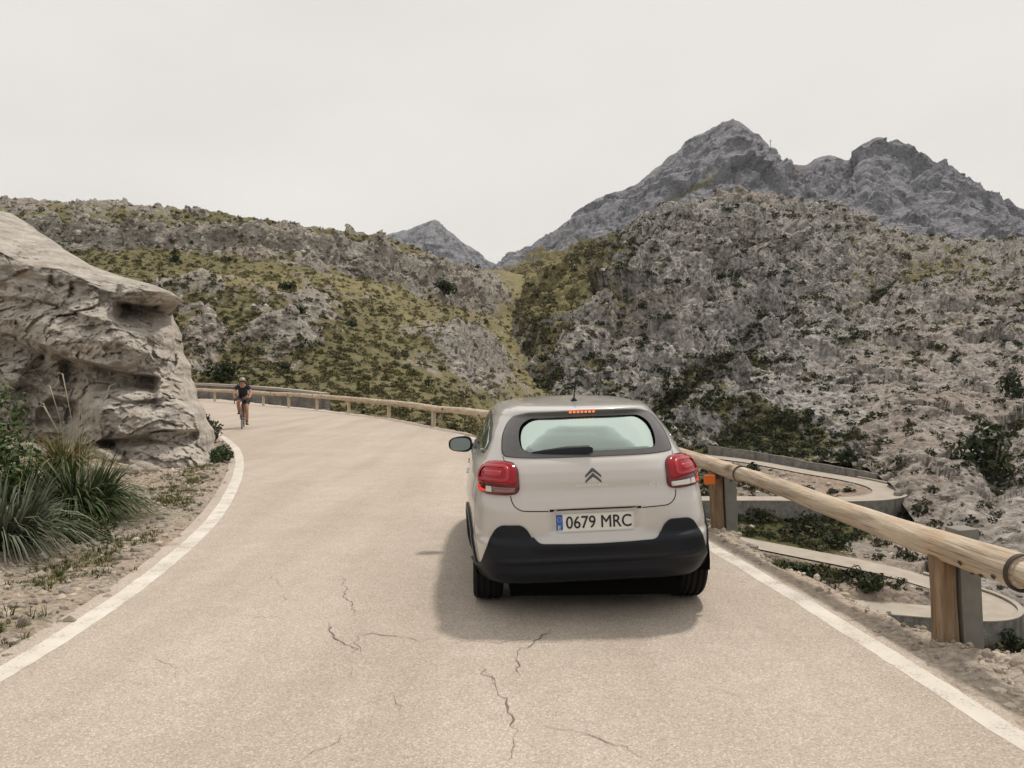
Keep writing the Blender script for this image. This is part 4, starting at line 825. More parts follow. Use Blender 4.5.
# bumper, plate, panel gaps
tp = np.array([(0, .524), (.36, .530), (.393, .536), (.418, .560), (.447, .622), (.488, .650), (.615, .650), (.655, .626), (.70, .560), (.745, .48), (.79, .405), (.84, .385), (1.0, .375), (1.10, .375)])
a = np.linspace(-1.08, 1.08, 260); top = np.interp(np.abs(a), tp[:, 0], tp[:, 1]); top = gsm(top, 1.4); k = np.linspace(0, 1, 44); zz = .268+(top[:, None]-.268)*k[None]
of = .016+.016*sstep(.455, .515, zz)*sstep(.46, .38, np.abs(a))[:, None]-.016*sstep(.535, .52, zz)*sstep(.50, .535, zz)*0+.012*sstep(.40, .43, zz)*sstep(.445, .44, zz)*sstep(.75, .6, np.abs(a))[:, None]+.014*sstep(.38, .33, zz)*sstep(.8, .6, np.abs(a))[:, None]-.010*sstep(.40, .32, zz)+.006*np.exp(-((zz-.525)/.02)**2)*sstep(.45, .3, np.abs(a))[:, None]
q = np.stack([np.broadcast_to(a[:, None], zz.shape), zz], -1); q = np.concatenate([q, q[:, -1:]], 1); of = np.concatenate([of, np.full((len(a), 1), -.012)], 1)
mesh_np('bumper', on_car(q, of).reshape(-1, 3), grid_quads(len(a), 45), M_black, car)
pl = patch('number_plate', [(-.262, .592), (-.262, .706), (.262, .706), (.262, .592)], M_plate, car, .006, .012, depth=.004, rings=6)
cb = patch('country_band', [(-.258, .596), (-.258, .702), (-.214, .702), (-.214, .596)], M_blue, pl, .0075, .008, depth=0, rings=3)
V, T = text_np('E', .018, .026, -.245, .606); mesh_np('country_letter', on_car(V, .0095), None, M_plate, cb, False, tris=T)
Vs = []; Ts = []
for j in range(12):
    c_ = np.array([-.236+.013*math.cos(j*PI/6), .670+.013*math.sin(j*PI/6)]); Vs += [c_+.0028*np.array([math.cos(t), math.sin(t)]) for t in (PI/2, PI/2+2.09, PI/2+4.19)]; Ts.append((3*j, 3*j+1, 3*j+2))
mesh_np('star_ring', on_car(np.array(Vs), .0095), None, NT('yellow_stars').set((.75, .6, .05), .4), cb, False, tris=np.array(Ts))
V, T = text_np('0679 MRC', .428, .079, -.193, .610); n_ = len(V)
mesh_np('characters', np.concatenate([on_car(V+np.array([dx, dz]), .0080+.0002*j) for j, (dx, dz) in enumerate(((0, 0), (.0028, 0), (.0014, .0012), (.0014, -.0012)))]), None, M_ink, pl, False, tris=np.concatenate([T+j*n_ for j in range(4)]))
strip('handle_recess_shadow', [(-.305, .7355), (.305, .7355)], .014, M_gap, car, .0015)  # dark strip puts the shadow under the hatch edge into colour
for sg in (-1, 1):
    strip('panel_gap', [(.30, .732), (.48, .739), (.525, .764), (.545, .80), (.552, .838)], .006, M_gap, car, .0015, sg=sg)
    strip('panel_gap', [(.60, 1.036), (.615, 1.056), (.628, 1.072)], .005, M_gap, car, .0015, sg=sg)
    strip('panel_gap', [(.84, .40), (.90, .55), (.92, .70), (.905, .84)], .004, M_gap, car, .0012, sg=sg)
    for y0 in (1.07, 1.72, 2.80): strip('door_gap', [(y0, .42), (y0, .70), (y0, 1.0)], .007, M_gap, car, .0015, 'side', sg)
    for y0 in (1.28, 1.98): patch('door_handle', [(y0-.09, .852), (y0-.09, .874), (y0+.09, .876), (y0+.09, .854)], M_paint, car, .014, .01, 'side', sg, rings=4, n=50)
    patch('sill', [(1.02, .272), (1.02, .40), (2.80, .40), (2.80, .272)], M_black, car, .012, .02, 'side', sg, rings=5)
    patch('door_protector', [(1.20, .47), (1.20, .585), (2.68, .60), (2.68, .48)], M_black, car, .014, .04, 'side', sg, rings=5)
    for wy, wz in WHEELS:
        th = np.linspace(-.12, PI+.12, 60); rr_ = np.array([.348, .356, .39, .402, .404]); oo = np.array([-.06, .012, .014, .012, -.006])
        q = np.stack([wy+rr_[:, None]*np.cos(th)[None], np.maximum(.272, wz+rr_[:, None]*np.sin(th)[None])], -1)
        mesh_np('wheel_arch', on_car(q, np.broadcast_to(oo[:, None], q.shape[:2]), 'side', sg).reshape(-1, 3), grid_quads(5, 60), M_black, car)
# emblem, lettering
def chevron(zt):
    x = np.linspace(-.052, .052, 41); ax_ = np.abs(x); t_ = zt-ax_*.88-ax_**2*1.5; b_ = zt-.027-ax_*.60-ax_**2*3.2; b_ = np.minimum(b_, t_-.004*(ax_ < .0525))
    rows = np.stack([b_, b_*.7+t_*.3, b_*.3+t_*.7, t_]); of = np.array([0, .007, .007, 0])
    q = np.stack([np.broadcast_to(x, rows.shape), rows], -1); return on_car(q-[.003, 0], np.broadcast_to(of[:, None], rows.shape))
V1, V2 = chevron(1.0), chevron(.966); mesh_np('emblem', np.concatenate([V1.reshape(-1, 3), V2.reshape(-1, 3)]), np.concatenate([grid_quads(4, 41), grid_quads(4, 41)+164]), M_chrome, car)
V, T = text_np('CITROËN', .205, .017, -.118, .880); mesh_np('lettering', on_car(V, .007), None, M_silver, car, False, tris=T)
V, T = text_np('C3', .062, .024, .368, .866); mesh_np('badge', on_car(V, .007), None, M_silver, car, False, tris=T)
# wiper, aerial, mirrors
wa = np.linspace(-.395, .012, 40); wt = np.interp(wa, [-.395, -.37, -.30, -.15, .0, .012], [1.098, 1.103, 1.112, 1.124, 1.122, 1.10]); wb = np.interp(wa, [-.395, -.30, -.02, .012], [1.092, 1.086, 1.075, 1.08])
q = np.stack([np.stack([wa, wb], -1), np.stack([wa, wb*.5+wt*.5], -1), np.stack([wa, wt], -1)], 1); of = np.interp(wa, [-.395, -.2, 0], [.012, .03, .045])[:, None]*np.array([.4, 1, .5])[None]
mesh_np('wiper', on_car(q, of).reshape(-1, 3), grid_quads(40, 3), M_black, car)
ab = car_lean(np.array([-.006, .93, 1.398])); bm = bmesh.new(); lathe(bm, [(.030, -.004), (.026, .012), (.014, .03), (.008, .035)], 16, 'Z', ab); an = bm_obj('aerial', bm, M_black, car, True)
bm = bmesh.new(); tube(bm, [ab+np.array([0, 0, .03]), ab+np.array([0, -.10, .17])], [.006, .0035], 8); bm_obj('whip', bm, M_black, an, True)
def mirror(sg):
    root = np.array([sg*.80, 2.36, .975]); c0 = np.array([sg*.925, 2.33, .985]); bm = bmesh.new(); r = bmesh.ops.create_uvsphere(bm, u_segments=28, v_segments=16, radius=1)['verts']
    for v_ in r:
        x, y, z = v_.co; e = 3.0; k = (abs(x)**e+abs(z)**e)**(1/e) if (x or z) else 1; m_ = max(1e-6, math.hypot(x, z)); x, z = x*m_/max(k, 1e-6), z*m_/max(k, 1e-6)
        y = max(y, -.32); v_.co = Vector(car_lean(c0+np.array([x*.112, y*.085+.01, z*(.074-.012*sg*x)])))
    o = bm_obj('mirror', bm, M_black, car, True)
    bm = bmesh.new(); tube(bm, [car_lean(root), car_lean(c0+np.array([-sg*.08, .02, -.03]))], [.026, .022], 10); bm_obj('mirror_arm', bm, M_black, o, True)
    bm = bmesh.new(); vs = [bm.verts.new(Vector(car_lean(c0+np.array([.094*math.copysign(abs(math.cos(t))**.7, math.cos(t)), -.019, .060*math.copysign(abs(math.sin(t))**.7, math.sin(t))])))) for t in np.linspace(0, 2*PI, 36, endpoint=False)]
    f_ = bm.faces.new(vs); r = bmesh.ops.extrude_face_region(bm, geom=[f_])['geom']; bmesh.ops.translate(bm, vec=(0, -.004, 0), verts=[g for g in r if isinstance(g, bmesh.types.BMVert)]); bm_obj('mirror_glass', bm, M_mirror, o)
mirror(-1); mirror(1)
# wheels
def wheel(x, y, sg):
    e = bpy.data.objects.new('wheel', None); COL.objects.link(e); e.parent = car; e.location = (x, y, .3155); e.empty_display_size = .1
    R, W = .3155, .1; prof = [(.205, -W*.85), (.225, -W*1.0), (.27, -W*1.06), (.298, -W*.98), (.311, -W*.80)]
    for g in (-.62, -.22, .22, .62): prof += [(R-.001, (g-.10)*W), (R-.009, (g-.085)*W), (R-.009, (g+.085)*W), (R-.001, (g+.10)*W)]
    prof += [(.311, W*.80), (.298, W*.98), (.27, W*1.06), (.225, W*1.0), (.205, W*.85)]
    bm = bmesh.new(); lathe(bm, prof, 64, close=True); bm_obj('tyre', bm, M_rubber, e, True)
    bm = bmesh.new(); lathe(bm, [(.206, -W*.85), (.206, W*.85), (.19, W*.82), (.185, -W*.8)], 48, close=True); lathe(bm, [(.0, sg*.075), (.06, sg*.078), (.065, sg*.05), (.0, sg*.045)], 24)
    for k in range(8):
        a_ = k*PI/4; r_ = Matrix.Rotation(a_, 3, 'X'); bx(bm, r_ @ Vector((sg*.062, 0, .125)), (.022, .042, .15), r_)
    bm_obj('rim', bm, M_alloy, e, False)
for y in (.64, 3.18):
    for sg in (-1, 1): wheel(sg*.715, y, sg)
# underside and cabin
bm = bmesh.new(); bx(bm, (0, 1.99, .24), (1.14, 3.5, .24)); bx(bm, (0, 1.91, .22), (1.5, 1.7, .18)); bx(bm, (0, .30, .36), (1.3, .34, .12)); bx(bm, (0, .64, .36), (1.1, .9, .2)); bx(bm, (0, 1.95, .40), (1.5, 1.7, .1))
for y in (.64, 3.18): tube(bm, [(-.66, y, .31), (.66, y, .31)], .05, 10)
tube(bm, [(.36, .12, .30), (.36, .8, .28)], .032, 12); bm_obj('underbody', bm, M_gap, car)
for wy, wz in WHEELS:
    for sg in (-1, 1):
        bm = bmesh.new(); th = np.linspace(-.1, PI+.1, 20); rows = [[bm.verts.new((sg*x, wy+.372*math.cos(t), wz+.372*math.sin(t))) for t in th] for x in (.52, .80)]
        for i in range(19): bm.faces.new((rows[0][i], rows[0][i+1], rows[1][i+1], rows[1][i]))
        bm.faces.new(rows[0]); bm_obj('wheel_well', bm, M_gap, car)
bm = bmesh.new(); bx(bm, (0, .52, .93), (1.24, .62, .03)); bm_obj('parcel_shelf', bm, M_trim, car, bev=.01)
bm = bmesh.new(); bx(bm, (0, 2.72, .90), (1.4, .5, .24)); bm_obj('dashboard', bm, M_trim, car, bev=.02)
def seat(x, y, w_, top, hr):
    bm = bmesh.new(); bx(bm, (x, y, (top+.5)/2), (w_, .16, top-.5), Euler((-.2, 0, 0)).to_matrix()); bx(bm, (x, y+.28, .55), (w_, .5, .16))
    for h_ in hr: bx(bm, (h_, y-.10, top+.10), (.26, .09, .17)); tube(bm, [(h_-.05, y-.09, top-.05), (h_-.05, y-.1, top+.06)], .008, 6); tube(bm, [(h_+.05, y-.09, top-.05), (h_+.05, y-.1, top+.06)], .008, 6)
    bm_obj('seat', bm, M_fabric, car, True, .035)
seat(-.36, 1.75, .50, 1.03, (-.36,)); seat(.36, 1.75, .50, 1.03, (.36,)); seat(0, .98, 1.22, .96, (-.38, .38))
bm = bmesh.new(); bx(bm, (0, 2.36, 1.245), (.20, .02, .055)); bm_obj('cabin_mirror', bm, M_trim, car, bev=.008)
# ------------------------------------------------------------------ timber guard rail on steel and timber posts
def wood_mat(name, a, b, knot, rough=.8):
    t = NT(name); v = t.coord((.55, 7, 7)); n = t.noise(v, 2.6, 6, .65, .8); n2 = t.noise(t.coord((1, 1, 1)), 3, 4); fine = t.noise(t.coord((1.2, 45, 45)), 2.0, 4, .6)
    c = t.ramp(n, [(.3, tuple(x*.62 for x in a)), (.5, a), (.7, b)]); c = t.mix(t.ramp(n2, [(.45, 0.), (.7, .5)]), c, tuple(np.array(a)*(.9, .72, .55)))
    c = t.mix(t.ramp(fine, [(.32, .7), (.43, 0.)]), c, knot)
    kv = t.vor(t.coord((1.6, 4, 4)), 1.3); c = t.mix(t.ramp(kv, [(.13, .95), (.2, .4), (.32, 0.)]), c, knot)
    big = t.vor(t.coord((.09, 1.8, 1.8)), 2.6, 'DISTANCE_TO_EDGE'); ck = t.ramp(big, [(0., .0), (.012, 0.)]); c = t.mix(ck, c, tuple(x*.5 for x in knot))
    t.set(c, rough, 0, .25); t.bump(t.math('SUBTRACT', t.math('ADD', n, t.math('MULTIPLY', fine, .6)), ck), .9, .014); return t.m
M_log = wood_mat('weathered_round_timber', (.54, .45, .345), (.70, .61, .49), (.10, .045, .02)); M_post = wood_mat('brown_timber', (.24, .165, .105), (.37, .275, .19), (.075, .035, .016))
M_steel = plain('dull_galvanised_steel', (.20, .19, .172), .65, .15, var=.4, scale=7, bump=.1); M_strap = plain('rusty_strap', (.06, .045, .035), .7, .3)
FP = np.array([(3.35, -2.6), (3.02, .95), (2.66, 4.42), (2.24, 7.8), (1.80, 11.6), (.95, 15.4), (-.50, 19.4), (-2.41, 23.4), (-4.62, 28.2), (-6.9, 31.6), (-9.1, 34.8), (-11.3, 37.7), (-13.4, 40.1), (-15.9, 43.2), (-18.6, 46.5), (-21.6, 50), (-25, 53.5)])
ZR = np.array([.50, .535, .595, .66, .66, .64, .60, .58, .60, .62, .65, .66, .67, .68, .69, .70, .70]); RA = np.where(FP[:, 1] > 17, 1.22, 1.0)
rail = thing('guard_rail', 'weathered timber guard rail on short posts along the outer edge of the road', 'guard rail', (2.6, 4.42, 0))
ro = np.array([2.6, 4.42, 0])
tf = np.gradient(FP, axis=0); tf /= np.linalg.norm(tf, axis=1)[:, None]; nl = np.stack([-tf[:, 1], tf[:, 0]], -1)       # towards the road
C3 = np.c_[FP+nl*.095, ZR]
J = [C3[i]+(C3[i-1]-C3[i])*(.60 if i == 2 else .62)/np.linalg.norm(C3[i-1]-C3[i]) if i else C3[0] for i in range(len(C3))]
def log_mesh(L, r0, r1, seed, seg=28, n=90):
    """round timber along local x with uneven girth, worn ends and knots"""
    x = np.linspace(0, L, n); a = np.linspace(0, 2*PI, seg, endpoint=False); X, A = np.meshgrid(x, a, indexing='ij'); R = r0+(r1-r0)*X/L
    p = np.stack([X*1.3, np.cos(A)*1.2, np.sin(A)*1.2], -1)+seed*9.1; R = R*(1+.10*fbm(p, .8, 4, seed))+.003*fbm(np.stack([X*.6, np.cos(A)*3, np.sin(A)*3], -1), .5, 3, seed+1)
    e = np.minimum(X, L-X); R = R*(1-.10*sstep(.03, 0, e)); cy = .012*np.sin(X/L*PI*1.3+seed); cz = .010*np.sin(X/L*PI*2+seed*2)
    V = np.stack([X, R*np.cos(A)+cy, R*np.sin(A)+cz], -1).reshape(-1, 3); Q = grid_quads(n, seg, True, flip=True)
    V = np.concatenate([V, [[0, 0, 0], [L, 0, 0]]]); m = n*seg; T = [(k, (k+1) % seg, m) for k in range(seg)]+[((n-1)*seg+(k+1) % seg, (n-1)*seg+k, m+1) for k in range(seg)]
    return V, Q, np.array(T)
for i in range(len(J)-1):
    a, b = np.array(J[i+1]), np.array(J[i]); d = b-a; L_ = np.linalg.norm(d)+.02; k = RA[i+1]
    r0, r1 = (.064, .092) if i < 3 and i > 0 else (.078*k, .088*k)
    if i == 3: r0, r1 = .070, .078
    V, Q, T = log_mesh(L_, r0, r1, i, n=90 if i < 5 else 30, seg=28 if i < 5 else 14); o = mesh_np('rail', V, Q, M_log, rail, tris=T)
    Mx = Vector(d).to_track_quat('X', 'Z').to_matrix().to_4x4(); Mx.translation = Vector(a-ro); o.matrix_local = Mx @ Matrix.Rotation(i*1.1+.6, 4, 'X')
    if i < 6:
        bm = bmesh.new(); lathe(bm, [(r1*1.0+.004, -.016), (r1*1.0+.007, -.012), (r1*1.0+.007, .012), (r1*1.0+.004, .016), (r1*.9, .0)], 32, 'X', close=True); s_ = bm_obj('strap', bm, M_strap, rail, True); M2 = Vector(d).to_track_quat('X', 'Z').to_matrix().to_4x4(); M2.translation = Vector(b-ro); s_.matrix_local = M2
    if i in (1, 2):      # bolt holes near the joint
        for t_, an in ((-.10, -2.6), (-.22, -2.9), (-.34, -2.5), (.0, 0)):
            if not t_: continue
            u_ = Vector(d).normalized(); sd_ = u_.cross(Vector((0, 0, 1))).normalized(); nrm = (-sd_*math.sin(-an)*-1+Vector((0, 0, 1))*math.cos(an)*.35).normalized()
            nrm = (-sd_*.85+Vector((0, 0, -.45))).normalized() if (nrm.x > 0) else nrm
            bm = bmesh.new(); lathe(bm, [(.0, .0), (.013, .001), (.015, .004), (.011, .006), (.0, .004)], 12, 'Z'); o2 = bm_obj('bolt_hole', bm, M_strap, rail); M3 = nrm.to_track_quat('Z', 'Y').to_matrix().to_4x4(); rr_ = r1-(r1-r0)*(-t_/L_); M3.translation = Vector(b-ro)+u_*t_+nrm*(rr_*.985); o2.matrix_local = M3
for i, (x, y) in enumerate(FP):
    ang = math.atan2(tf[i][1], tf[i][0]); near = i < 7; lean = Euler((0, .06 if near else .0, 0)).to_matrix()
    h_ = ZR[i]-.062*RA[i]; n_ = Vector((*nl[i], 0)); gz = -.35 if 0 < i else -.3
    # timber half-round post on the road side
    bm = bmesh.new(); a_ = np.linspace(0, 2*PI, 18, endpoint=False); rows = []
    for k, z_ in enumerate(np.linspace(gz, h_, 14)):
        w_ = (1+.04*math.sin(z_*9+i)); rows.append([bm.verts.new((.062*w_*math.copysign(abs(math.cos(t))**.75, math.cos(t)), .068*w_*math.copysign(abs(math.sin(t))**.75, math.sin(t)), z_)) for t in a_])
    for r0_, r1_ in zip(rows, rows[1:]):
        for k in range(18): bm.faces.new((r0_[k], r0_[(k+1) % 18], r1_[(k+1) % 18], r1_[k]))
    bm.faces.new(rows[-1]); bm.faces.new(rows[0][::-1])
    p = bm_obj('post', bm, M_post if near else M_log, rail, True); Mx = Matrix.Translation(Vector((x, y, 0))+n_*.075-Vector(ro)) @ Matrix.Rotation(ang, 4, 'Z') @ Matrix.Rotation(-.05 if near else 0, 4, 'X')
    p.matrix_local = Mx
    p.data.transform(Matrix.Rotation(PI/2, 4, 'Y')); p.matrix_local = Mx @ Matrix.Rotation(-PI/2, 4, 'Y')     # grain runs along local x
    if near:
        top = (.695 if i == 2 else h_+.02)
        bm = bmesh.new(); w2, t2 = .062, .012
        bx(bm, (0, 0, (gz+top)/2), (.125, .128, top-gz)); st = bm_obj('steel_post', bm, M_steel, rail, bev=.006); st.matrix_local = Matrix.Translation(Vector((x, y, 0))-n_*.062-Vector(ro)) @ Matrix.Rotation(ang, 4, 'Z') @ Matrix.Rotation(-.05, 4, 'X')
        bm = bmesh.new(); lathe(bm, [(0, .004), (.012, .004), (.014, 0), (.014, -.01)], 12, 'X'); bo = bm_obj('bolt', bm, M_strap, st); bo.matrix_local = Matrix.Translation((-.064, -.01, h_-.09)) @ Matrix.Rotation(PI, 4, 'Z')
bm = bmesh.new(); bx(bm, (0, 0, 0), (.115, .02, .095)); o = bm_obj('reflector', bm, NT('orange_reflector').set((.78, .17, .02), .35, 0, .5), rail, bev=.006); p2 = w3(709.5, 479.5, 7.55); o.location = Vector(p2)-Vector(ro)
bm = bmesh.new(); bx(bm, (0, 0, 0), (.06, .10, .03)); o = bm_obj('reflector_bracket', bm, M_strap, rail); o.location = Vector(w3(716, 477, 7.66))-Vector(ro)
# ------------------------------------------------------------------ road cyclist coming round the bend
def skinned(name, chains, radii, mat, parent, levels=1, root=0):
    """one continuous body grown round a skeleton; chains: list of lists of joint names"""
    J_ = list(radii); me = bpy.data.meshes.new(name); idx = {k: i for i, k in enumerate(J_)}
    ed = [(idx[a], idx[b]) for c in chains for a, b in zip(c, c[1:])]; me.from_pydata([radii[k][0] for k in J_], ed, []); o = bpy.data.objects.new(name, me); COL.objects.link(o)
    m = o.modifiers.new('s', 'SKIN'); m.use_smooth_shade = True
    for k, v in enumerate(me.skin_vertices[0].data): r = radii[J_[k]][1]; v.radius = r if hasattr(r, '__len__') else (r, r); v.use_root = k == root
    o.modifiers.new('d', 'SUBSURF').levels = levels; o.modifiers['d'].render_levels = levels
    dg = bpy.context.evaluated_depsgraph_get(); m2 = bpy.data.meshes.new_from_object(o.evaluated_get(dg)); bpy.data.objects.remove(o); m2.materials.clear(); m2.materials.append(mat)
    for p in m2.polygons: p.use_smooth = True
    m2.name = name; return link(bpy.data.objects.new(name, m2), parent)
RX, RY = gnd(243, 428.0); RZ = PI+.29
M_skin = plain('tanned_skin', (.42, .22, .13), .55); M_navy = plain('navy_jersey', (.012, .016, .035), .8); M_blk = plain('black_lycra', (.008, .008, .01), .6); M_helm = plain('grey_helmet', (.34, .33, .33), .4)
M_frame = plain('black_bicycle_paint', (.02, .018, .02), .3); M_spoke = plain('bright_spokes', (.35, .35, .35), .3, .8); M_redp = plain('dark_red_paint', (.25, .03, .02), .35); M_lens = NT('dark_glasses').set((.01, .01, .012), .08)
bike = thing('bicycle', 'black road bicycle under the oncoming rider', 'bicycle', (RX, RY, 0), RZ)
def bwheel(y, nm):
    bm = bmesh.new(); n = 40; prof = [(.335, 0), (.328, .011), (.318, .008), (.312, 0), (.318, -.008), (.328, -.011)]; lathe(bm, prof, 48, 'X', (0, y, .336), close=True); w = bm_obj('wheel', bm, M_rubber, bike, True)
    bm = bmesh.new(); lathe(bm, [(.314, .009), (.285, .007), (.285, -.007), (.314, -.009)], 40, 'X', (0, y, .336), close=True); bm_obj('rim', bm, M_frame, w, True)
    bm = bmesh.new()
    for k in range(20): a = 2*PI*k/20; tube(bm, [(.02*(-1)**k, y, .336), (0, y+.29*math.cos(a), .336+.29*math.sin(a))], .0016, 4, False)
    tube(bm, [(-.05, y, .336), (.05, y, .336)], .018, 8); bm_obj('spokes', bm, M_spoke, w)
bwheel(.50, 'f'); bwheel(-.49, 'r')
bm = bmesh.new(); bb, st, hd, hd0 = (0, -.06, .27), (0, -.19, .80), (0, .335, .83), (0, .365, .70)
for a, b, r in ((bb, st, .016), (st, hd, .015), (bb, hd0, .019), (hd, hd0, .02)): tube(bm, [a, b], r, 10)
for sx in (-1, 1): tube(bm, [(sx*.02, -.07, .27), (sx*.06, -.49, .336)], .009, 8); tube(bm, [(sx*.012, -.19, .78), (sx*.06, -.49, .336)], .008, 8)
bm_obj('frame', bm, M_frame, bike, True)
bm = bmesh.new()
for sx in (-1, 1): tube(bm, [(sx*.035, .37, .70), (sx*.05, .42, .56), (sx*.052, .50, .336)], [.013, .012, .009], 8)
tube(bm, [(-.045, .372, .70), (.045, .372, .70)], .018, 8); bm_obj('fork', bm, M_redp, bike, True)
bm = bmesh.new(); tube(bm, [(0, .335, .83), (0, .335, .87), (0, .43, .90)], .016, 8); tube(bm, [(-.21, .43, .90), (.21, .43, .90)], .014, 8)
for sx in (-1, 1): tube(bm, [(sx*.21, .43, .90), (sx*.21, .50, .90), (sx*.21, .545, .86), (sx*.21, .51, .79), (sx*.21, .43, .77)], .014, 8); tube(bm, [(sx*.21, .50, .90), (sx*.21, .55, .93), (sx*.21, .56, .96)], [.017, .018, .012], 8)
bm_obj('handlebar', bm, M_frame, bike, True)
bm = bmesh.new(); r = bmesh.ops.create_uvsphere(bm, u_segments=16, v_segments=8, radius=1)['verts']
for v in r: v.co = Vector((v.co.x*.07*(1 if v.co.y < 0 else 1-.7*v.co.y), -.20+v.co.y*.14, .895+v.co.z*.025))
tube(bm, [(0, -.19, .80), (0, -.20, .88)], .013, 8); bm_obj('saddle', bm, M_frame, bike, True)
bm = bmesh.new(); lathe(bm, [(.09, .0), (.092, .004), (.08, .006), (.08, 0)], 24, 'X', (.05, -.06, .27), close=True); tube(bm, [(-.07, -.06, .27), (.07, -.06, .27)], .014, 8)
tube(bm, [(-.075, -.06, .27), (-.08, -.045, .105)], .011, 6); tube(bm, [(.075, -.06, .27), (.08, -.075, .435)], .011, 6); bx(bm, (-.125, -.045, .105), (.09, .07, .02)); bx(bm, (.125, -.075, .435), (.09, .07, .02)); bm_obj('crankset', bm, M_frame, bike, True)
rider = thing('person', 'cyclist in a navy jersey, black shorts and grey helmet riding towards the car', 'person', (RX, RY, 0), RZ)
K = {'pel': ((0, -.17, .96), (.135, .11)), 'bel': ((0, -.06, 1.06), (.125, .10)), 'che': ((0, .09, 1.20), (.145, .105)), 'nec0': ((0, .19, 1.29), (.08, .07)), 'nec': ((0, .245, 1.345), .05), 'hea': ((0, .285, 1.41), (.07, .082)), 'top': ((0, .30, 1.475), (.062, .075))}
CH = [['pel', 'bel', 'che', 'nec0', 'nec', 'hea', 'top']]
for s_, sx in (('r', -1), ('l', 1)):
    low = sx < 0
    K.update({'sh'+s_: ((sx*.175, .17, 1.265), .058), 'el'+s_: ((sx*.255, .32, 1.09), .041), 'wr'+s_: ((sx*.215, .49, .965), .028), 'pa'+s_: ((sx*.212, .545, .955), (.024, .034)),
              'hi'+s_: ((sx*.095, -.13, .93), .10), 'kn'+s_: ((sx*.115, .175, .565) if low else (sx*.12, .27, .80), .058), 'ca'+s_: ((sx*.118, .06, .40) if low else (sx*.122, .15, .66), .052), 'an'+s_: ((sx*.12, -.075, .175) if low else (sx*.125, -.115, .50), .032), 'to'+s_: ((sx*.125, .045, .125) if low else (sx*.125, .0, .455), .03)})
    CH += [['nec0', 'sh'+s_, 'el'+s_, 'wr'+s_, 'pa'+s_], ['pel', 'hi'+s_, 'kn'+s_, 'ca'+s_, 'an'+s_, 'to'+s_]]
    for f_ in range(4):
        k1, k2 = f's{s_}{f_}a', f's{s_}{f_}b'; fx = sx*(.235-.004*f_); fy = .575-.016*f_
        K[k1] = ((fx, fy, .945-.008*f_), .0095); K[k2] = ((fx-sx*.02, fy+.008, .912-.010*f_), .008); CH.append(['pa'+s_, k1, k2])
    K['t'+s_] = ((sx*.186, .555, .955), .010); K['u'+s_] = ((sx*.184, .58, .935), .009); CH.append(['pa'+s_, 't'+s_, 'u'+s_])
skinned('body', CH, K, M_skin, rider, 2)
S2 = lambda k, g: (K[k][0], tuple(x+g for x in K[k][1]) if hasattr(K[k][1], '__len__') else K[k][1]+g)
mid = lambda a, b, t, r: (tuple(np.array(K[a][0])*(1-t)+np.array(K[b][0])*t), r)
jk = {'bel0': mid('pel', 'bel', .35, (.150, .122)), 'bel': S2('bel', .016), 'che': S2('che', .016), 'nec0': S2('nec0', .012)}
for s_ in 'rl': jk['sh'+s_] = S2('sh'+s_, .014); jk['ar'+s_] = mid('sh'+s_, 'el'+s_, .62, .060)
skinned('jersey', [['bel0', 'bel', 'che', 'nec0']]+[['nec0', 'sh'+s_, 'ar'+s_] for s_ in 'rl'], jk, M_navy, rider, 2)
sk_ = {'pel': S2('pel', .014), 'w': mid('pel', 'bel', .4, (.14, .115))}
for s_ in 'rl': sk_['hi'+s_] = S2('hi'+s_, .012); sk_['th'+s_] = mid('hi'+s_, 'kn'+s_, .72, .078)
skinned('shorts', [['w', 'pel']]+[['pel', 'hi'+s_, 'th'+s_] for s_ in 'rl'], sk_, M_blk, rider, 2)
for s_ in 'rl':
    a, t_ = K['an'+s_][0], K['to'+s_][0]; skinned('shoe', [['h', 'm', 't']], {'h': ((a[0], a[1]-.02, a[2]-.045), .038), 'm': ((a[0], (a[1]+t_[1])/2, (a[2]+t_[2])/2-.02), .038), 't': ((t_[0], t_[1]+.05, t_[2]-.01), .03)}, M_blk, rider, 1)
    skinned('sock', [['a', 'b']], {'a': (a, .036), 'b': (tuple(np.array(a)*.7+np.array(K['ca'+s_][0])*.3), .040)}, M_blk, rider, 1)
bm = bmesh.new(); r = bmesh.ops.create_uvsphere(bm, u_segments=24, v_segments=14, radius=1)['verts']
for v in r:
    x, y, z = v.co; g_ = 1+.03*math.cos(9*math.atan2(x, z)); v.co = Vector((x*.092*g_, .285+y*.125, 1.475+max(z, -.25)*.085*g_))
he = bm_obj('helmet', bm, M_helm, rider, True)
bm = bmesh.new(); r = bmesh.ops.create_uvsphere(bm, u_segments=16, v_segments=8, radius=1)['verts']
for v in r: v.co = Vector((v.co.x*.068, .345+v.co.y*.035, 1.43+v.co.z*.022))
bm_obj('glasses', bm, M_lens, rider, True)
bm = bmesh.new(); r = bmesh.ops.create_uvsphere(bm, u_segments=10, v_segments=8, radius=1)['verts']
for v in r: v.co = Vector((v.co.x*.013, .372+v.co.y*.016, 1.405+v.co.z*.022))
bm_obj('nose', bm, M_skin, rider, True)
bm = bmesh.new(); bx(bm, (0, .357, 1.367), (.042, .008, .009)); bm_obj('mouth', bm, plain('lips', (.25, .10, .08), .6), rider)
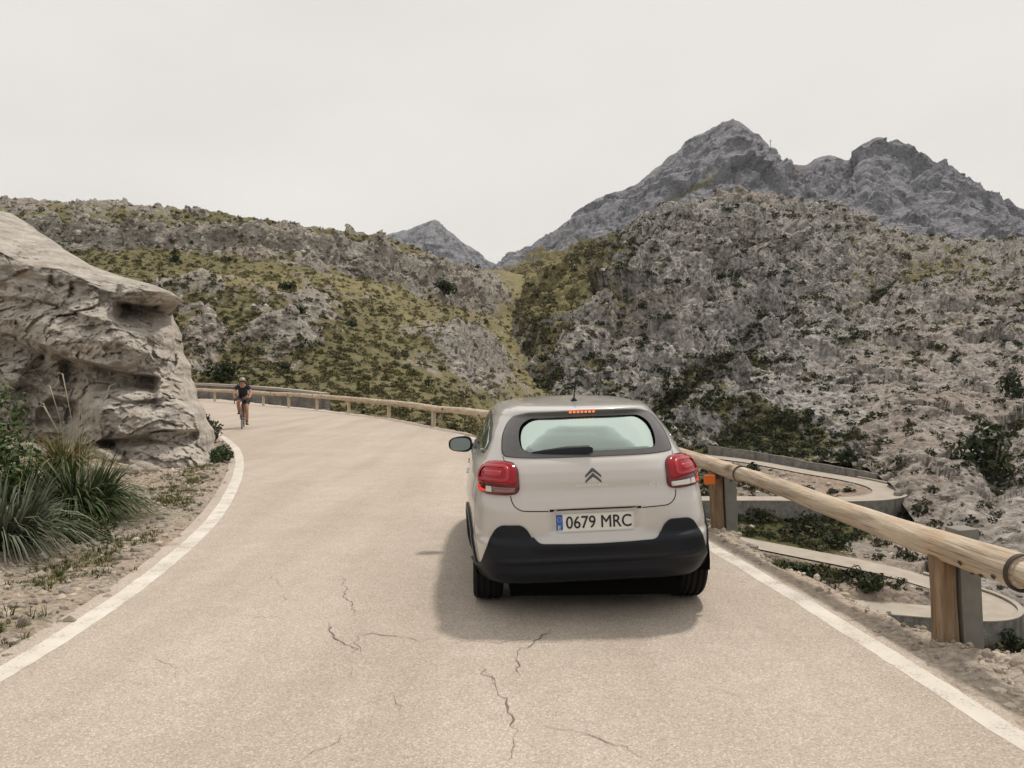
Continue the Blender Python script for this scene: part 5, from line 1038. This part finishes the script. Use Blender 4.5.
# ------------------------------------------------------------------ roadside plants, single shrubs, stones
def verge_z(x, y):
    P = SURF['verge'][0]; d = (P[..., 0]-x)**2+(P[..., 1]-y)**2; return float(P[..., 2].ravel()[d.argmin()])
def bank_z(x, y):
    P = SURF['bank'][0]; d = (P[..., 0]-x)**2+(P[..., 1]-y)**2; return float(P[..., 2].ravel()[d.argmin()])
def blade_mat(name, a, b, tip):
    t = NT(name); c_ = t.n('ShaderNodeVertexColor'); c_.layer_name = 'tint'; t.set(c_.outputs[0], .65, 0, .12); return t.m
M_blade = blade_mat('grass_blades', 0, 0, 0); M_leaf = tint_mat('green_leaves', .25, 9., .5)
def blades(N, seed, spread, hgt, droop, wid, cols, seg=6):
    """arching grass blades springing from one tuft"""
    g = np.random.default_rng(seed); a = g.random(N)*2*PI; r0 = spread*.35*np.sqrt(g.random(N)); L_ = hgt*(.55+.6*g.random(N)); out = .3+1.0*g.random(N)**.9; u = np.linspace(0, 1, seg)
    dx, dy = np.cos(a), np.sin(a); hx = (r0[:, None]+L_[:, None]*out[:, None]*(u**1.25)[None]*.8); z = L_[:, None]*(u[None]*(1.15-.15*out[:, None])-(droop*out[:, None]**1.3)*u[None]**2.4)
    wob = .04*np.sin(u[None]*3+a[:, None]*3)*L_[:, None]; X = hx*dx[:, None]-wob*dy[:, None]; Y = hx*dy[:, None]+wob*dx[:, None]
    C = np.stack([X, Y, np.maximum(z, .01)], -1); w = wid*(.6+.8*g.random(N))[:, None]*np.minimum(1, (1-u)*1.6+.06)[None]
    tw = a+PI/2+.7*g.normal(size=N); S = np.stack([np.cos(tw), np.sin(tw), .25*g.normal(size=N)], -1)
    V = np.stack([C-S[:, None]*w[..., None], C+S[:, None]*w[..., None]], 2).reshape(-1, 3); b = np.arange(N)[:, None, None]*seg*2; k = np.arange(seg-1)[None, :, None]*2
    Q = (b+k+np.array([0, 1, 3, 2])[None, None]).reshape(-1, 4); c0 = np.array(cols)[g.integers(0, len(cols), N)]*(.75+.5*g.random((N, 1)))
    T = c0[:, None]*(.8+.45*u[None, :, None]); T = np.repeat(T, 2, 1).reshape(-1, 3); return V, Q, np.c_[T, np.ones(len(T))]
GB = [(.034, .058, .02), (.05, .078, .028), (.025, .04, .014), (.042, .066, .024), (.09, .11, .05), (.18, .19, .12)]; DB = [(.30, .24, .13), (.36, .29, .17), (.22, .19, .09)]
def tussock(px, py, Yd, rad, hgt, N, seed, label, stems=0, cols=GB):
    x = (px-CX)*Yd/F; z = verge_z(x, Yd)-.03; t = thing('grass_tussock', label, 'grass tussock', (x, Yd, z), 0)
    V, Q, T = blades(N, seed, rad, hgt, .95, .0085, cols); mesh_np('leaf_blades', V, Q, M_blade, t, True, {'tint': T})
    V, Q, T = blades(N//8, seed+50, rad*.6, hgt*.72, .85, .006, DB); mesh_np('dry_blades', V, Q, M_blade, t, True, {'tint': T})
    g = np.random.default_rng(seed)
    for k in range(stems):
        a = g.random()*2*PI; h_ = hgt*(1.15+.75*g.random()); l = .10+.22*g.random(); b = Vector((.15*rad*math.cos(a), .15*rad*math.sin(a), 0)); c1 = Vector((math.cos(a)*l*.5, math.sin(a)*l*.5, h_*.62)); c2 = Vector((math.cos(a)*l*1.4, math.sin(a)*l*1.4, h_))
        bm = bmesh.new(); e = c2+Vector((math.cos(a)*.06, math.sin(a)*.06, .02)); tube(bm, [b, b*.5+c1*.5, c1, c1*.5+c2*.5, c2, e], [.0025, .0025, .002, .004, .007, .002], 6); o = bm_obj('flower_stem', bm, plain('straw_stem', (.42, .36, .26), .8) if k == 0 else M_straw, t, True)
        if k == 0: globals()['M_straw'] = o.data.materials[0]
    return t
tussock(80, 540, 8.1, .62, .86, 1500, 1, 'large arching grass tussock with tall dry flower stems in front of the rock', 4)
tussock(30, 541, 8.3, .55, .80, 1000, 4, 'dark green grass tussock left of the one with the flower stems')
tussock(6, 585, 6.5, .5, .78, 950, 2, 'grey green grass tussock cut by the left edge of the view', 0, [(.07, .085, .055), (.13, .14, .10), (.18, .19, .145), (.05, .065, .03)])
tussock(66, 480, 10.8, .4, .80, 420, 3, 'yellowing grass tussock against the foot of the rock behind the larger ones', 5, [(.14, .14, .06), (.08, .09, .035), (.26, .21, .10)])
def leaf_cloud(N, rad, seed, size, cols, lobes=7):
    """small pointed leaves in uneven clusters"""
    g = np.random.default_rng(seed); L_ = g.normal(size=(lobes, 3)); L_ /= np.linalg.norm(L_, axis=1)[:, None]; L_ = L_*(.35+.35*g.random((lobes, 1))); w = g.integers(0, lobes, N); d = g.normal(size=(N, 3)); d /= np.linalg.norm(d, axis=1)[:, None]
    c = (L_[w]+d*(.22+.30*g.random((N, 1))**.5))*np.array(rad); n = d+.7*g.normal(size=(N, 3)); n /= np.linalg.norm(n, axis=1)[:, None]; a = np.cross(n, g.normal(size=(N, 3))); a /= np.linalg.norm(a, axis=1)[:, None]; b = np.cross(n, a); s = size*(.6+.8*g.random((N, 1)))
    V = np.stack([c-a*s, c+b*s*.42, c+a*s, c-b*s*.42], 1).reshape(-1, 3); T = np.repeat(np.array(cols)[g.integers(0, len(cols), N)]*(.7+.6*g.random((N, 1))), 4, 0); return V, np.arange(4*N).reshape(-1, 4), np.c_[T, np.ones(len(T))]
def bush(name, label, cat, x, y, z, rad, N, seed, size, cols, lobes=7, stems=4, group=None):
    t = thing(name, label, cat, (x, y, z), 0, group); V, Q, T = leaf_cloud(N, rad, seed, size, cols, lobes); V[:, 2] += rad[2]*.8; mesh_np('foliage', V, Q, M_leaf, t, False, {'tint': T})
    bm = bmesh.new(); g = np.random.default_rng(seed)
    for k in range(stems): a = g.random()*2*PI; tube(bm, [(0, 0, -.05), (math.cos(a)*rad[0]*.25, math.sin(a)*rad[1]*.25, rad[2]*.6), (math.cos(a)*rad[0]*.5, math.sin(a)*rad[1]*.5, rad[2]*1.2)], [rad[0]*.03, rad[0]*.022, rad[0]*.01], 6)
    bm_obj('stem', bm, M_bark, t, True); return t
M_bark = plain('grey_bark', (.13, .105, .08), .9)
LG = [(.030, .055, .018), (.045, .075, .022), (.022, .040, .014), (.075, .10, .03)]
x, y = (0-CX)*7.6/F, 7.6; bush('shrub', 'leafy bright green shrub at the left edge of the view in front of the rock', 'shrub', x-.48, y, verge_z(x, y)-.05, (.85, .7, 1.15), 9000, 5, .034, [(.045, .08, .024), (.065, .105, .03), (.03, .055, .018), (.10, .135, .04)], 12, 7)
x, y = (74-CX)*7.1/F, 7.1; bush('shrub', 'low creeping green shrub at the foot of the large tussock', 'shrub', x, y, verge_z(x, y)-.04, (.52, .34, .17), 1500, 6, .022, [(.05, .065, .02), (.08, .09, .03), (.035, .05, .016)], 9, 3)
x, y = (207-CX)*17.5/F, 17.5; bush('shrub', 'round dark bush at the foot of the rock beside the curve of the white line', 'shrub', x, y, verge_z(x, y)-.05, (.55, .5, .5), 1100, 7, .05, [(.03, .04, .015), (.045, .055, .02)], 8, 3)
x, y = (222-CX)*13.6/F, 13.6; bush('shrub', 'small weedy bush on the gravel strip between rock and white line', 'shrub', x, y, verge_z(x, y)-.05, (.20, .42, .22), 900, 8, .03, LG, 7, 3)
# larger single shrubs and small trees out on the slopes
def at_px(key, px, py):
    P = SURF[key][0]; qx, qy = pxy(P); d = (qx-px)**2+(qy-py)**2+P[..., 1]*.004; return P.reshape(-1, 3)[d.argmin()]
DG = [(.018, .028, .010), (.028, .040, .014), (.040, .052, .018)]
SPEC = [('hill', 222, 381, 16, 'large dark bush on the hillside just behind the oncoming rider', 1.0), ('hill', 287, 290, 8, 'lone round bush on the yellow green meadow of the left hill', 1.0), ('hill', 300, 312, 6, 'dark bush above the pale outcrop on the lower left hill', 1.), ('hill', 285, 368, 7, 'dark bush at the foot of the pale outcrop above the parapet wall', 1.),
        ('hill', 443, 292, 12, 'dark bush added in place of the dark cave hole in the cliff band of the left hill', .8), ('hill', 176, 262, 6, 'dark bush under the cliff band above the jutting rock slab', 1.), ('hill', 350, 325, 5, 'dark bush on the slope between the two lower outcrops', 1.),  # first bush here is added to stand in for a dark cave hole
        ('mountain', 908, 296, 14, 'largest round dark bush high on the right mountain slope', .8), ('mountain', 848, 466, 11, 'dark tree at the end of the low stone wall above the upper hairpin', 1.1), ('mountain', 990, 478, 30, 'tall dark bush in the gully near the right edge of the view', 1.4), ('mountain', 1012, 400, 14, 'dark tree on the right edge of the view halfway up the mountain', 1.5),
        ('ravine', 872, 590, 17, 'large dark bush between the legs of the lower hairpin', .9), ('ravine', 836, 546, 13, 'dark bush on the slope between the two hairpins', .9), ('ravine', 795, 578, 15, 'green bush left of the lower hairpin just past the road edge', .9), ('ravine', 835, 494, 6, 'left one of two small bushes inside the upper hairpin', .7), ('ravine', 851, 491, 6, 'right one of two small bushes inside the upper hairpin', .7), ('ravine', 1015, 650, 16, 'dark bush below the lower hairpin at the right edge', 1.)]
for k, (key, px, py, rp, lab, zr) in enumerate(SPEC):
    p = at_px(key, px, py); r = rp*p[1]/F; bush('shrub', lab, 'shrub', *(p-np.array([0, 0, .25*r])), (r*1.15, r*.95, r*.85*zr), 520, 100+k, r*.16, DG, 9, 3)
protos = []
def shrub_group(key, N, seed, wfun, sfun, label, group, pxr, cols):
    pos, v, dr, g = pick(key, N, seed, wfun, 30, 620, pxr); pr = []
    for k in range(4):
        V, Q, T = leaf_cloud(190, (1.1, 1., .85), 200+seed*10+k, .2, cols, 7); V[:, 2] += .55
        o = mesh_np('shrub', V, Q, M_leaf, None, False, {'tint': T}); tag(o, label, 'shrub', group); pr.append(o)
    for i, p in enumerate(pos):
        o = pr[i] if i < 4 else pr[i % 4].copy()
        if i >= 4: COL.objects.link(o)
        s_ = sfun(p[1], g.random()); o.location = p-np.array([0, 0, .15*s_]); o.rotation_euler = (0, 0, g.random()*6.28); o.scale = (s_*(.8+.4*g.random()), s_, s_*(.7+.5*g.random()))
shrub_group('hill', 70, 21, lambda P, veg, dry, qx, qy: np.clip(veg+.2, .1, 1)*(qy > 205)*(qy < 385), lambda Y, u: Y*(.0032+.0030*u**2), 'dark green shrub scattered over the rocky left hillside', 'shrubs on the left hillside', (170, 520), DG+[(.05, .055, .02)])
shrub_group('mountain', 215, 22, lambda P, veg, dry, qx, qy: np.clip(veg+.3, .1, .8)*(qy > 205), lambda Y, u: Y*(.0030+.0045*u**2.5), 'dark green shrub clinging to the grey slope of the right mountain', 'shrubs on the right mountain', (540, 1024), DG)
# stones
M_stone = NT('pale_stone'); v = M_stone.coord(); c = M_stone.ramp(M_stone.noise(v, 5, 6, .65), [(.3, (.22, .19, .16)), (.55, (.38, .335, .285)), (.75, (.50, .455, .39))]); M_stone.bump(M_stone.noise(v, 9, 5), .6, .03); M_stone = M_stone.set(c, .93, 0, .2)
def stones(spots, label, group, zfun, seed):
    g = np.random.default_rng(seed); pr = []
    for k in range(5):
        V, T = pebble(seed*10+k, 3); V = V*(1+.18*ridged(V, .8, 3, seed+k))[:, None]; V = np.sign(V)*np.abs(V)**.85; o = mesh_np('stone', V, None, M_stone, None, k % 2 == 0, tris=T); tag(o, label, 'stone', group); pr.append(o)
    for i, (px, py, s_) in enumerate(spots):
        o = pr[i] if i < 5 else pr[i % 5].copy()
        if i >= 5: COL.objects.link(o)
        x, y = gnd(px, py); s_ = s_*y/F; o.location = (x, y, zfun(x, y)+s_*.15); o.rotation_euler = (.4*g.normal(), .4*g.normal(), g.random()*6.28); o.scale = (s_*1.2, s_*.9, s_*.7)
    for o in pr[len(spots):]: bpy.data.objects.remove(o)
stones([(24, 628, 7), (66, 596, 6), (48, 605, 5), (118, 562, 5), (12, 640, 6), (82, 603, 4), (30, 608, 5), (134, 553, 4), (5, 655, 5), (100, 574, 4), (160, 520, 4), (150, 506, 5), (170, 500, 4), (127, 516, 4), (186, 512, 3), (60, 622, 4), (16, 612, 5), (92, 590, 3), (140, 535, 3), (176, 489, 5), (196, 492, 4), (205, 480, 4), (216, 468, 4), (112, 540, 4)], 'loose pale stone lying on the gravel verge left of the road', 'stones on the left verge', verge_z, 3)
stones([(22, 478, 17), (40, 500, 13), (110, 470, 15), (128, 478, 12), (146, 474, 13), (92, 486, 10)], 'boulder lying at the foot of the rock outcrop behind the grass', 'boulders at the foot of the outcrop', lambda x, y: verge_z(x, y), 4)
stones([(872, 607, 10), (888, 612, 13), (900, 617, 9), (858, 600, 8), (846, 594, 7), (912, 621, 7), (832, 586, 6), (740, 541, 8), (752, 546, 9), (765, 552, 6), (915, 628, 8)], 'broken pale stone on the edge of the right shoulder', 'stones on the right shoulder', bank_z, 5)
g = np.random.default_rng(9); Pv = SURF['verge'][0]; w = (np.exp(-((SURF['verge'][2]-1.0)/1.1)**2)*(Pv[..., 1] > 2)*(Pv[..., 1] < 18)/np.maximum(Pv[..., 1], 3)**1.2).ravel(); w /= w.sum(); i = g.choice(len(w), 9000, p=w)
pos = Pv.reshape(-1, 3)[i]+g.normal(size=(9000, 3))*[.05, .05, .002]; u = g.random((9000, 1)); scatter(PB, pos, 0.008+.048*g.random(9000)**3.5, np.array([.24, .195, .155])*(1-u)+np.array([.48, .42, .35])*u, 'gravel', M_boulder, True)
Pb, vb, _ = SURF['bank']; w = ((Pb[..., 1] > 2.5)*(Pb[..., 1] < 16)*(Pb[..., 2] > -1.2)*np.clip(Pb[..., 0]-road_edge(Pb[..., 1])-.16, 0, .5)**.7/np.maximum(Pb[..., 1], 3)); w = np.nan_to_num(w).ravel(); w /= w.sum(); i = g.choice(len(w), 5200, p=w)
pos = Pb.reshape(-1, 3)[i]+g.normal(size=(5200, 3))*[.03, .03, .002]; u = g.random((5200, 1)); scatter(PB, pos, 0.005+.032*g.random(5200)**5, np.array([.28, .24, .20])*(1-u)+np.array([.54, .48, .40])*u, 'shoulder_gravel', M_boulder, True)
# weeds: short grass along the verge and on the bank
def tufts(key, N, seed, wf, hgt, cols, name):
    P = SURF[key][0]; g = np.random.default_rng(seed); w = wf(P).ravel(); w = np.clip(np.nan_to_num(w), 0, None); w /= w.sum(); i = g.choice(len(w), N, p=w); pos = P.reshape(-1, 3)[i]+g.normal(size=(N, 3))*[.04, .04, 0]
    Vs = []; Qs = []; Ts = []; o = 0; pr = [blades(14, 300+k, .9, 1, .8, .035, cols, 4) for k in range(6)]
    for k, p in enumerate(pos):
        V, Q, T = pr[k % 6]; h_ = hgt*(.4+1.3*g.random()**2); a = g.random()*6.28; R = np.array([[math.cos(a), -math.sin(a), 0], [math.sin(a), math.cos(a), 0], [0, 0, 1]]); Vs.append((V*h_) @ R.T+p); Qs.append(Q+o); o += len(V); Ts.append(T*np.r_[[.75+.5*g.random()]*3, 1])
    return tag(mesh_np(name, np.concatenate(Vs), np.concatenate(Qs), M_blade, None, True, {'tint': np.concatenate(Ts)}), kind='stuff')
WC = [(.08, .085, .028), (.12, .12, .042), (.22, .19, .09), (.17, .15, .06), (.055, .07, .022)]
tufts('verge', 6500, 31, lambda P: np.clip(SURF['verge'][1]+.02, 0, .7)*(P[..., 1] > 2.5)*(P[..., 1] < 22)*(SURF['verge'][2] < 3.5)/np.maximum(P[..., 1], 3), .06, WC, 'verge_grass')
tufts('bank', 2600, 32, lambda P: np.clip(vb, 0, .8)*(P[..., 1] > 3)*(P[..., 1] < 26)*(P[..., 2] > -6)*(P[..., 2] < -.35), .22, WC, 'bank_grass')
pos = Pb.reshape(-1, 3); w = ((Pb[..., 1] > 4.5)*(Pb[..., 1] < 30)*(Pb[..., 2] < -.7)*(Pb[..., 2] > -12)*np.clip(vb+.1, 0, 1)).ravel().astype(float); w /= w.sum(); i = g.choice(len(w), 700, p=w)
scatter(LP, pos[i], .15+.4*g.random(700)**2, tints(g, 700, np.full(700, .3), .5), 'bank_scrub', M_scrub)
